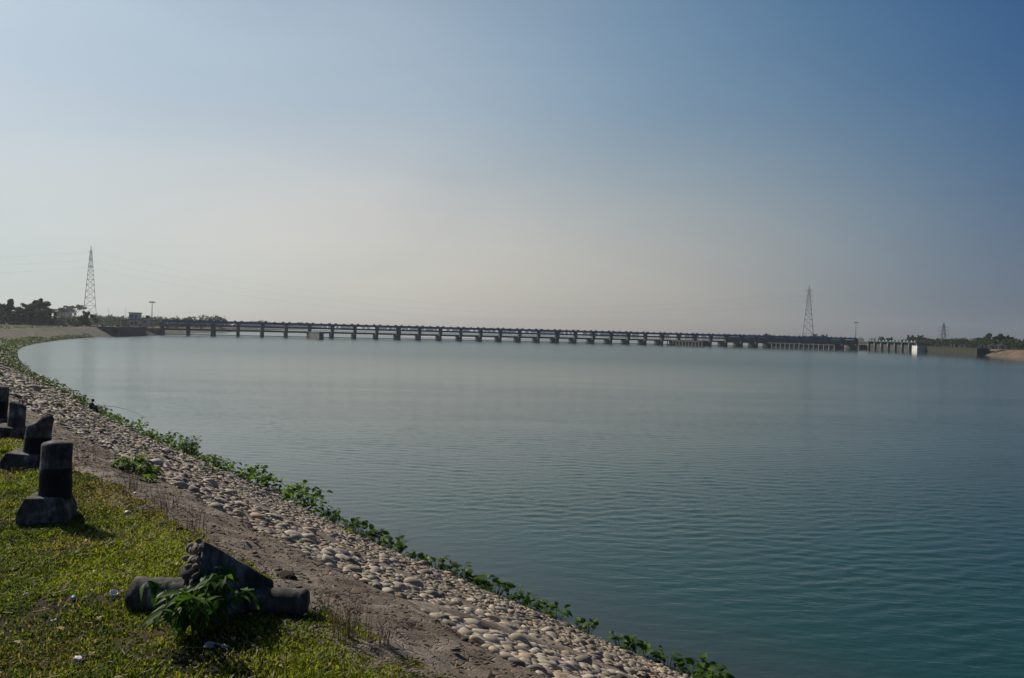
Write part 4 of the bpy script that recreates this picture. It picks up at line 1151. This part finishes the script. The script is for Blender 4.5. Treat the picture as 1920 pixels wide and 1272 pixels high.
# ------------------------------------------------------------------ leafy plants
def leaf_mesh(kind, seed=0):
    """one leaf, stalk end at the origin, blade along +x"""
    if kind == 'taro': out = [(-.22, .30), (0, .36), (.3, .40), (.62, .28), (.86, .10)]; tip = 1.0; notch = -.05
    elif kind == 'oval': out = [(.06, .14), (.25, .27), (.5, .29), (.75, .18), (.9, .07)]; tip = 1.0; notch = 0.0
    else: out = [(.05, .05), (.2, .12), (.45, .15), (.7, .095), (.88, .03)]; tip = 1.0; notch = 0.0
    r = np.random.default_rng(seed); droop = r.uniform(.25, .55); cup = r.uniform(.15, .35)
    f = lambda x, y: (x, y, -droop * x * x + cup * abs(y) + .02 * math.sin(9 * x + seed))
    mid = [f(notch, 0)] + [f(x, 0) for x, _ in out] + [f(tip, 0)]
    L = [f(x, w) for x, w in out]; R = [f(x, -w) for x, w in out]; k = len(out)
    vs = mid + L + R; fs = []
    nl = len(mid)
    for side, off in ((1, nl), (-1, nl + k)):
        fs.append((0, 1, off) if side < 0 else (0, off, 1))
        for i in range(k - 1):
            q = (1 + i, 2 + i, off + i + 1, off + i); fs.append(q if side < 0 else q[::-1])
        q = (k, k + 1, off + k - 1); fs.append(q if side < 0 else q[::-1])
    return mesh(vs, fs, True, 'leaf')
def leafset(kind, mat, n=5):
    out = []
    for i in range(n): me = leaf_mesh(kind, i); me.materials.append(mat); out.append(me)
    return out
L_TARO, L_BUSH, L_WEED = leafset('taro', M['taro']), leafset('oval', M['bush']), leafset('lance', M['weed'])
def aim(o, p, d, size, roll=0.0):
    q = Vector(d).to_track_quat('X', 'Z'); o.rotation_mode = 'QUATERNION'; o.rotation_quaternion = q @ Matrix.Rotation(roll, 3, 'X').to_quaternion()
    o.location = p; o.scale = (size, size, size)
def plant(name, loc, label, cat, group, leaves, n, h, spread, size, up=.55, droop=.35, seed=0, stalkmat=None):
    r = np.random.default_rng(seed); e = empty(name, loc, 0, label=label, cat=cat, group=group); st = MB()
    for k in range(n):
        t = r.uniform(0, 6.28); q = spread * math.sqrt(r.uniform(.02, 1)); z = h * r.uniform(.4, 1.0)
        b = Vector((q * .35 * math.cos(t), q * .35 * math.sin(t), -.06)); p = Vector((q * math.cos(t), q * math.sin(t), z))
        st.path([b, b.lerp(p, .5) + Vector((0, 0, .08 * h)), p], [.011 * size * 5, .008 * size * 5, .005 * size * 5], 4)
        o = obj('leaf', leaves[k % len(leaves)], None, e)
        t2 = t + r.normal(0, .7); aim(o, p, (math.cos(t2), math.sin(t2), r.normal(up - .4, droop)), size * r.uniform(.65, 1.25), r.normal(0, .4))
    st.build('stalk', stalkmat or M['stalk'], e)['kind'] = 'stuff'; return e
NUM = ['first', 'second', 'third', 'fourth', 'fifth', 'sixth', 'seventh', 'eighth', 'ninth', 'tenth', 'eleventh', 'twelfth', 'thirteenth', 'fourteenth', 'fifteenth', 'sixteenth', 'seventeenth', 'eighteenth', 'nineteenth', 'twentieth',
       'twenty-first', 'twenty-second', 'twenty-third', 'twenty-fourth', 'twenty-fifth', 'twenty-sixth', 'twenty-seventh', 'twenty-eighth', 'twenty-ninth', 'thirtieth', 'thirty-first', 'thirty-second', 'thirty-third', 'thirty-fourth', 'thirty-fifth', 'thirty-sixth']
aa = A0 + 8.3; k = 0
while k < 36:
    x, y, z = (float(q) for q in bpos(np.array(aa), np.array(.15 + rs.normal(0, .12))))
    big = rs.uniform(.75, 1.2)
    plant('taro_plant', (x, y, max(z, .02) - .03), f'{NUM[k]} clump of broad green leaves along the waterline, counted from the lower right', 'plant', 'leafy plants along the waterline', L_TARO,
          int(rs.integers(15, 24)), .42 * big, .33 * big, .18 * big, up=.7, seed=100 + k)
    aa += rs.choice([.34, .42, .5, .58, .9], p=[.3, .25, .2, .15, .1]) ; k += 1
A_STUFF = aa
# the same growth farther off, too small to pick apart
def growth(a0, a1, per_m, size_f, h_f, d_lo, d_hi, leafk, mat, name, label, seed):
    r = np.random.default_rng(seed); n = int((a1 - a0) * per_m); a = r.uniform(a0, a1, n)
    gap = vnoise(a * .55, a * 0 + seed); keep = r.random(n) < np.clip(.15 + 1.4 * gap, 0, 1); a = a[keep]; n = len(a)
    hh = h_f(a) * (.45 + 1.1 * vnoise(a * .9 + 3, a * 0 + seed)); d = r.uniform(0, 1, n) * (d_hi(a) - d_lo) + d_lo
    x, y, z = bpos(a, d); z = np.maximum(z, 0) + hh * r.uniform(.1, 1, n) * (1 - .5 * np.abs(d / np.maximum(d_hi(a), .3)))
    base = leaf_mesh(leafk, 2); bv = np.array([v.co[:] for v in base.vertices]); bf = [tuple(p.vertices) for p in base.polygons]
    tri = []
    for f in bf:
        for i in range(1, len(f) - 1): tri.append((f[0], f[i], f[i + 1]))
    tri = np.array(tri)
    u = r.normal(size=(n, 3)); u[:, 2] = r.normal(.0, .35, n); u /= np.linalg.norm(u, axis=1)[:, None]
    w = np.cross(u, r.normal(size=(n, 3)) * .4 + (0, 0, 1)); w /= np.linalg.norm(w, axis=1)[:, None]; q = np.cross(u, -w)
    s = size_f(a) * r.uniform(.6, 1.3, n)
    P = (bv[None, :, 0, None] * u[:, None] + bv[None, :, 1, None] * w[:, None] + bv[None, :, 2, None] * q[:, None]) * s[:, None, None] + np.stack([x, y, z], -1)[:, None]
    F3 = (tri[None] + (np.arange(n) * len(bv))[:, None, None]).reshape(-1, 3)
    tag(obj(name, mesh(P.reshape(-1, 3), F3, True), mat), label, 'plants', kind='stuff')
growth(A_STUFF - .3, A0 + 62, 75, lambda a: .18 + a * 0, lambda a: .8 + a * 0, -.15, lambda a: .45 + .25 * vnoise(a * .4, a * 0), 'taro', M['taro'], 'waterside_growth', 'green waterside growth along the foot of the stone bank', 3)
growth(A0 + 62, A0 + 190, 55, lambda a: .26 + .0012 * (a - A0 - 62), lambda a: .75 + a * 0, -.3, lambda a: 1.0 + 3.4 * sm(A0 + 70, A0 + 120, a) * (.4 + vnoise(a * .12, a * 0 + 9)), 'oval', M['scrub'], 'waterside_scrub', 'green scrub on the lower part of the far bank', 4)
growth(A0 + 190, A0 + 385, 34, lambda a: .42 + a * 0, lambda a: .9 + a * 0, -.2, lambda a: 1.2 + 3.2 * vnoise(a * .05, a * 0 + 2), 'oval', M['scrub'], 'waterside_scrub', 'low scrub at the foot of the distant bank', 6)
growth(A0 + 150, A0 + 385, 16, lambda a: .5 + a * 0, lambda a: .8 + a * 0, 8.2, lambda a: 11.5 + a * 0, 'oval', M['scrub'], 'bank_top_scrub', 'low scrub along the crest of the distant bank', 8)
growth(A0 + 20, A0 + 190, 2.4, lambda a: .16 + a * .0008, lambda a: .25 + a * 0, .8, lambda a: 9.8 + a * 0, 'oval', M['scrub'], 'slope_weeds', 'scattered weeds between the pitching stones', 12)
# shrub standing out of the row, reed tuft, bush on the bank edge
def bank_at(a, d):
    x, y, z = (float(q) for q in bpos(np.array(a), np.array(d))); return x, y, z
x, y, z = bank_at(A0 + 41.0, .3)
plant('waterside_shrub', (x, y, z - .05), 'taller branching shrub standing out of the waterline plants', 'shrub', None, L_BUSH, 110, 1.15, .55, .15, up=.4, seed=9)
for a_r, n_r, h_r, lab in ((19.9, 46, 1.0, 'tall thin reed tuft rising above the waterline plants'), (36.5, 16, .7, 'small sparse reed tuft left of the branching waterside shrub'), (27.6, 12, .55, 'short thin reed tuft midway along the near waterline')):
  x, y, z = bank_at(A0 + a_r, .35)
  rd = empty('reed_tuft', (x, y, z - .03), 0, label=lab, cat='reeds', group='reed tufts along the waterline')
  for k in range(n_r):
      t = rs.uniform(0, 6.28); L = h_r * rs.uniform(.45, 1.05); q = rs.uniform(.06, .36) * L; m = MB(); c_, s_ = math.cos(t), math.sin(t); w = .006
      pts = [(.02 * c_ + q * c_ * u * u, .02 * s_ + q * s_ * u * u, L * u) for u in (0, .35, .7, 1)]
      vs = []
      for j, p in enumerate(pts): ww_ = w * (1 - j / 3.2); vs += [(p[0] - s_ * ww_, p[1] + c_ * ww_, p[2]), (p[0] + s_ * ww_, p[1] - c_ * ww_, p[2])]
      m.add(vs, [(2 * j, 2 * j + 1, 2 * j + 3, 2 * j + 2) for j in range(3)]); m.build('blade', M['reed'], rd)
def bush(name, loc, R, h, n, size, label, seed):
    r = np.random.default_rng(seed); e = empty(name, loc, 0, label=label, cat='bush'); st = MB()
    for k in range(n):
        t = r.uniform(0, 6.28); ph = math.acos(r.uniform(0, 1)); rad = r.uniform(.55, 1.0)
        lump = 1 + .25 * math.sin(3 * t + seed)
        p = Vector((R * rad * lump * math.sin(ph) * math.cos(t), R * rad * lump * math.sin(ph) * math.sin(t), h * rad * math.cos(ph) + .02))
        o = obj('leaf', L_BUSH[k % 5], None, e); aim(o, p, (math.cos(t) + r.normal(0, .4), math.sin(t) + r.normal(0, .4), r.normal(.05, .4)), size * r.uniform(.6, 1.25), r.normal(0, .4))
        if k % 6 == 0: st.path([Vector((0, 0, -.05)), p * .5 + Vector((0, 0, .05)), p], [.008, .006, .003], 4)
    st.build('stalk', M['stalk'], e)['kind'] = 'stuff'
bush('leafy_bush', (-4.38, 9.05, ground_z(-4.38, 9.05) - .03), .27, .26, 230, .085, 'dense bright green bush on the mud edge above the stones', 2)
bush('leafy_bush', (-3.97, 8.55, ground_z(-3.97, 8.55) - .03), .12, .10, 60, .06, 'small low green plant just right of the dense bright bush', 5)
# broad-leaved weed in front of the fallen post
wx, wy = -1.57, 3.99; wz = ground_z(wx, wy)
e = empty('broadleaf_weed', (wx, wy, wz), 0, label='broad-leaved green weed growing in front of the fallen guard post', cat='plant'); st = MB()
for k in range(22):
    t = k * .75 + rs.normal(0, .2); lean = rs.uniform(.08, .25); H_ = rs.uniform(.18, .29)
    pts = [Vector((lean * math.cos(t) * u * u, lean * math.sin(t) * u * u, H_ * u)) for u in (0, .4, .75, 1)]
    st.path(pts, [.006, .005, .004, .002], 5)
    for u in (.55, .7, .82, .92, 1.0):
        for q in range(2 if u < .98 else 4):
            p = Vector((lean * math.cos(t) * u * u, lean * math.sin(t) * u * u, H_ * u)); t2 = t + rs.normal(0, 1.1) + q * 2.2
            o = obj('leaf', L_WEED[(k + q) % 5], None, e); aim(o, p, (math.cos(t2), math.sin(t2), rs.normal(-.25, .3)), rs.uniform(.07, .13), rs.normal(0, .35))
st.build('stalk', M['stalk'], e)['kind'] = 'stuff'
for k, (x, y, lab) in enumerate(((-1.18, 4.02, 'small low weed below the middle of the lying post'), (-1.05, 4.28, 'small low weed under the smooth end of the lying post'))):
    plant('small_weed', (x, y, ground_z(x, y) - .005), lab, 'plant', None, L_WEED, 16, .07, .09, .04, seed=60 + k)

# ------------------------------------------------------------------ litter
def crumple(name, x, y, size, mat, label, flat=.45, seed=0, lift=.012, el=1.0):
    r = np.random.default_rng(seed); v, f = ico(2); v = v * (1 + .38 * r.normal(size=(len(v), 1))) * np.array((el, .8, flat)) * size
    o = obj(name, mesh(v, f, False), mat); o.location = (x, y, ground_z(x, y) + lift + size * flat * .4); o.rotation_euler = (0, 0, r.uniform(0, 6)); return tag(o, label, 'litter', 'litter on the turf')
LIT = (('crumpled_plastic', -1.45, 3.82, .035, 'tan_paper', 'crumpled tan plastic below the broad-leaved weed'), ('crumpled_plastic', -1.37, 3.81, .024, 'plastic', 'small bluish-white crumpled plastic beside the crumpled tan plastic'),
       ('crumpled_plastic', -1.98, 3.62, .032, 'plastic', 'crumpled whitish plastic at the bottom edge of the turf'), ('paper_scrap', -3.15, 6.45, .036, 'plastic', 'largest white paper scrap, near the turf edge right of the nearest guard post'),
       ('paper_scrap', -3.55, 6.9, .018, 'plastic', 'small white scrap left of the largest white paper scrap'), ('paper_scrap', -3.42, 7.15, .022, 'plastic', 'white scrap near the mud behind the nearest guard post'),
       ('snack_wrapper', -4.07, 7.05, .035, 'redlitter', 'red and white snack wrapper just behind the nearest guard post'), ('snack_wrapper', -4.18, 7.12, .028, 'bluelitter', 'blue end of a torn wrapper behind the nearest guard post'),
       ('plastic_strip', -2.42, 4.36, .018, 'bluelitter', 'bright blue plastic strip left of the white cup'), ('paper_scrap', -2.72, 4.42, .02, 'plastic', 'pale scrap in the grass left of the blue plastic strip'),
       ('paper_scrap', -2.63, 4.98, .018, 'plastic', 'pale scrap midway between the nearest post and the fallen post'), ('paper_scrap', -3.0, 4.55, .024, 'tan_paper', 'faded tan paper at the left edge of the lower turf'),
       ('paper_scrap', -2.35, 4.05, .015, 'plastic', 'tiny white scrap below the blue plastic strip'), ('paper_scrap', -1.9, 5.45, .014, 'plastic', 'tiny white scrap above the cobble end of the fallen block'),
       ('paper_scrap', -2.55, 3.7, .02, 'tan_paper', 'tan scrap in the lower left corner of the turf'), ('paper_scrap', -2.05, 6.05, .02, 'plastic', 'white scrap on the turf edge beside the mud'))
for k, (nm, x, y, s_, mt, lab) in enumerate(LIT):
    crumple(nm, x, y, s_ * .78, M[mt], lab, seed=k + 3, el=1.8 if nm in ('plastic_strip', 'snack_wrapper') else 1.1)
# the white cup lying on its side
v, f = lathe([(.018, 0), (.020, .012), (.024, .04), (.026, .045), (.0235, .044), (.019, .012), (.004, .008)], 18)
cup = obj('white_cup', mesh(v, f, True), M['lampwhite']); cup.location = (-2.23, 4.42, ground_z(-2.23, 4.42) + .012); cup.rotation_euler = (.45, .25, .5); cup.scale = (.85, .85, .6)
tag(cup, 'small white cup lying open on the turf left of the fallen post', 'cup')
# dark clods of torn turf by the path
M['soil'] = mat_mottled('dark_damp_soil', (.02, .015, .01), (.06, .044, .03), 16, .95, 1.0, .03)
for x, y, s_, lab in ((-1.13, 4.98, .034, 'dark clod lying on the mud right of the fallen block'), (-1.72, 5.42, .04, 'dark lump of torn turf behind the fallen block'), (-1.45, 5.12, .07, 'heap of dark soil between the fallen block and the mud path')):
    v, f = ico(4); v = v * (1 + .9 * fbm(v[:, 0] * 2.5 + s_ * 99, v[:, 1] * 2.5 + v[:, 2] * 1.7, 1.3, 5))[:, None] * np.array((1.5, .9, .42)) * s_
    o = obj('soil_clod', mesh(v, f, False), M['soil']); o.location = (x, y, ground_z(x, y) + s_ * .15); o.rotation_euler = (0, 0, s_ * 70); tag(o, lab, 'clod')
M_dark = None

# ------------------------------------------------------------------ the angler
def skinned(name, joints, edges, mat, parent, sub=1):
    me = bpy.data.meshes.new(name); me.from_pydata([j[0] for j in joints], edges, []); me.update()
    o = obj(name, me, mat, parent); sk = o.modifiers.new('skin', 'SKIN')
    for i, j in enumerate(joints): me.skin_vertices[0].data[i].radius = (j[1], j[1]) if not isinstance(j[1], tuple) else j[1]
    me.skin_vertices[0].data[0].use_root = True
    ss_ = o.modifiers.new('smooth', 'SUBSURF'); ss_.levels = sub; ss_.render_levels = sub
    return o
ax, ay, az_ = bank_at(A0 + 62.3, 1.0)
ang = empty('person', (ax, ay, az_ + .02), 0, label='angler in a dark shirt sitting hunched at the waterline holding a rod', cat='person')
_, _, nxl, nyl = bank(np.array(A0 + 62.3)); ang.rotation_euler = (0, 0, math.atan2(-float(nyl), -float(nxl)) - .15)   # local +x faces the water
J = [((0, 0, .13), .15), ((.02, 0, .30), .14), ((.07, 0, .46), .15), ((.10, 0, .58), .10), ((.13, 0, .66), .05),
     ((.10, .19, .55), .06), ((.27, .22, .36), .048), ((.46, .12, .38), .034), ((.10, -.19, .55), .06), ((.27, -.22, .36), .048), ((.46, -.08, .36), .034),
     ((.02, .10, .12), .10), ((.38, .13, .33), .075), ((.44, .12, -.02), .055), ((.02, -.10, .12), .10), ((.38, -.13, .33), .075), ((.44, -.12, -.02), .055),
     ((.56, .12, -.14), .04), ((.56, -.12, -.14), .04)]
Eg = [(0, 1), (1, 2), (2, 3), (3, 4), (3, 5), (5, 6), (6, 7), (3, 8), (8, 9), (9, 10), (0, 11), (11, 12), (12, 13), (13, 17), (0, 14), (14, 15), (15, 16), (16, 18)]
skinned('body', J, Eg, M['cloth'], ang, 2)
v, f = ico(3); v = v * np.array((.095, .078, .115)); v[:, 0] += np.where((v[:, 2] < .02) & (v[:, 0] > .06), .008, 0)
hd = obj('head', mesh(v + (.165, 0, .775), f, True), M['skin'], ang)
v2, f2 = ico(3); v2 = v2 * np.array((.104, .09, .11)); v2 = v2 + (.150, 0, .80); v2[:, 2] = np.maximum(v2[:, 2], .755 + .05 * (v2[:, 0] > .2))
obj('hair', mesh(v2, f2, True), M['hair'], hd)
for sy, p in ((1, (.48, .12, .38)), (-1, (.48, -.08, .36))):
    m = MB(); P0 = Vector(p); m.path([P0, P0 + Vector((.06, -.02 * sy, .0))], [.036, .03], 8)
    for q in range(4): b = P0 + Vector((.055, -.03 * sy + .018 * q * sy - .01, .012)); m.path([b, b + Vector((.04, -.01 * sy, -.012)), b + Vector((.03, -.02 * sy, -.04))], [.011, .010, .008], 6)
    m.path([P0 + Vector((.02, -.03 * sy, .02)), P0 + Vector((.05, -.055 * sy, .03)), P0 + Vector((.075, -.05 * sy, .01))], [.012, .011, .009], 6)
    m.build('hand', M['skin'], ang, True)
ca, sa_ = math.cos(ang.rotation_euler.z), math.sin(ang.rotation_euler.z)
def aw(p): return Vector((ax + ca * p[0] - sa_ * p[1], ay + sa_ * p[0] + ca * p[1], az_ + .02 + p[2]))
h0 = aw((.52, .02, .38)); tipp = Vector((h0.x + 3.9, h0.y - 1.1, .32))
rod = empty('fishing_rod', h0, 0, label='long thin fishing rod held out over the water by the angler', cat='fishing rod')
m = MB(); pts = [Vector((0, 0, 0)).lerp(tipp - h0, t) + Vector((0, 0, .22 * math.sin(math.pi * t))) for t in np.linspace(-.1, 1, 12)]
m.path(pts, list(np.linspace(.020, .008, 12)), 6); m.build('rod_blank', M['straw'], rod)

# ------------------------------------------------------------------ haze
hz = NT('haze_air')
pv = hz.new('VolumePrincipled')
pv.inputs['Color'].default_value = (.80, .89, 1.0, 1)
pv.inputs['Density'].default_value = .00010
pv.inputs['Anisotropy'].default_value = .35
hz.l.new(pv.outputs[0], hz.out.inputs['Volume'])
haze = MB().box(-4300, 4300, -3700, 3450, -3, 90).build('haze', hz.m)
haze['kind'] = 'stuff'
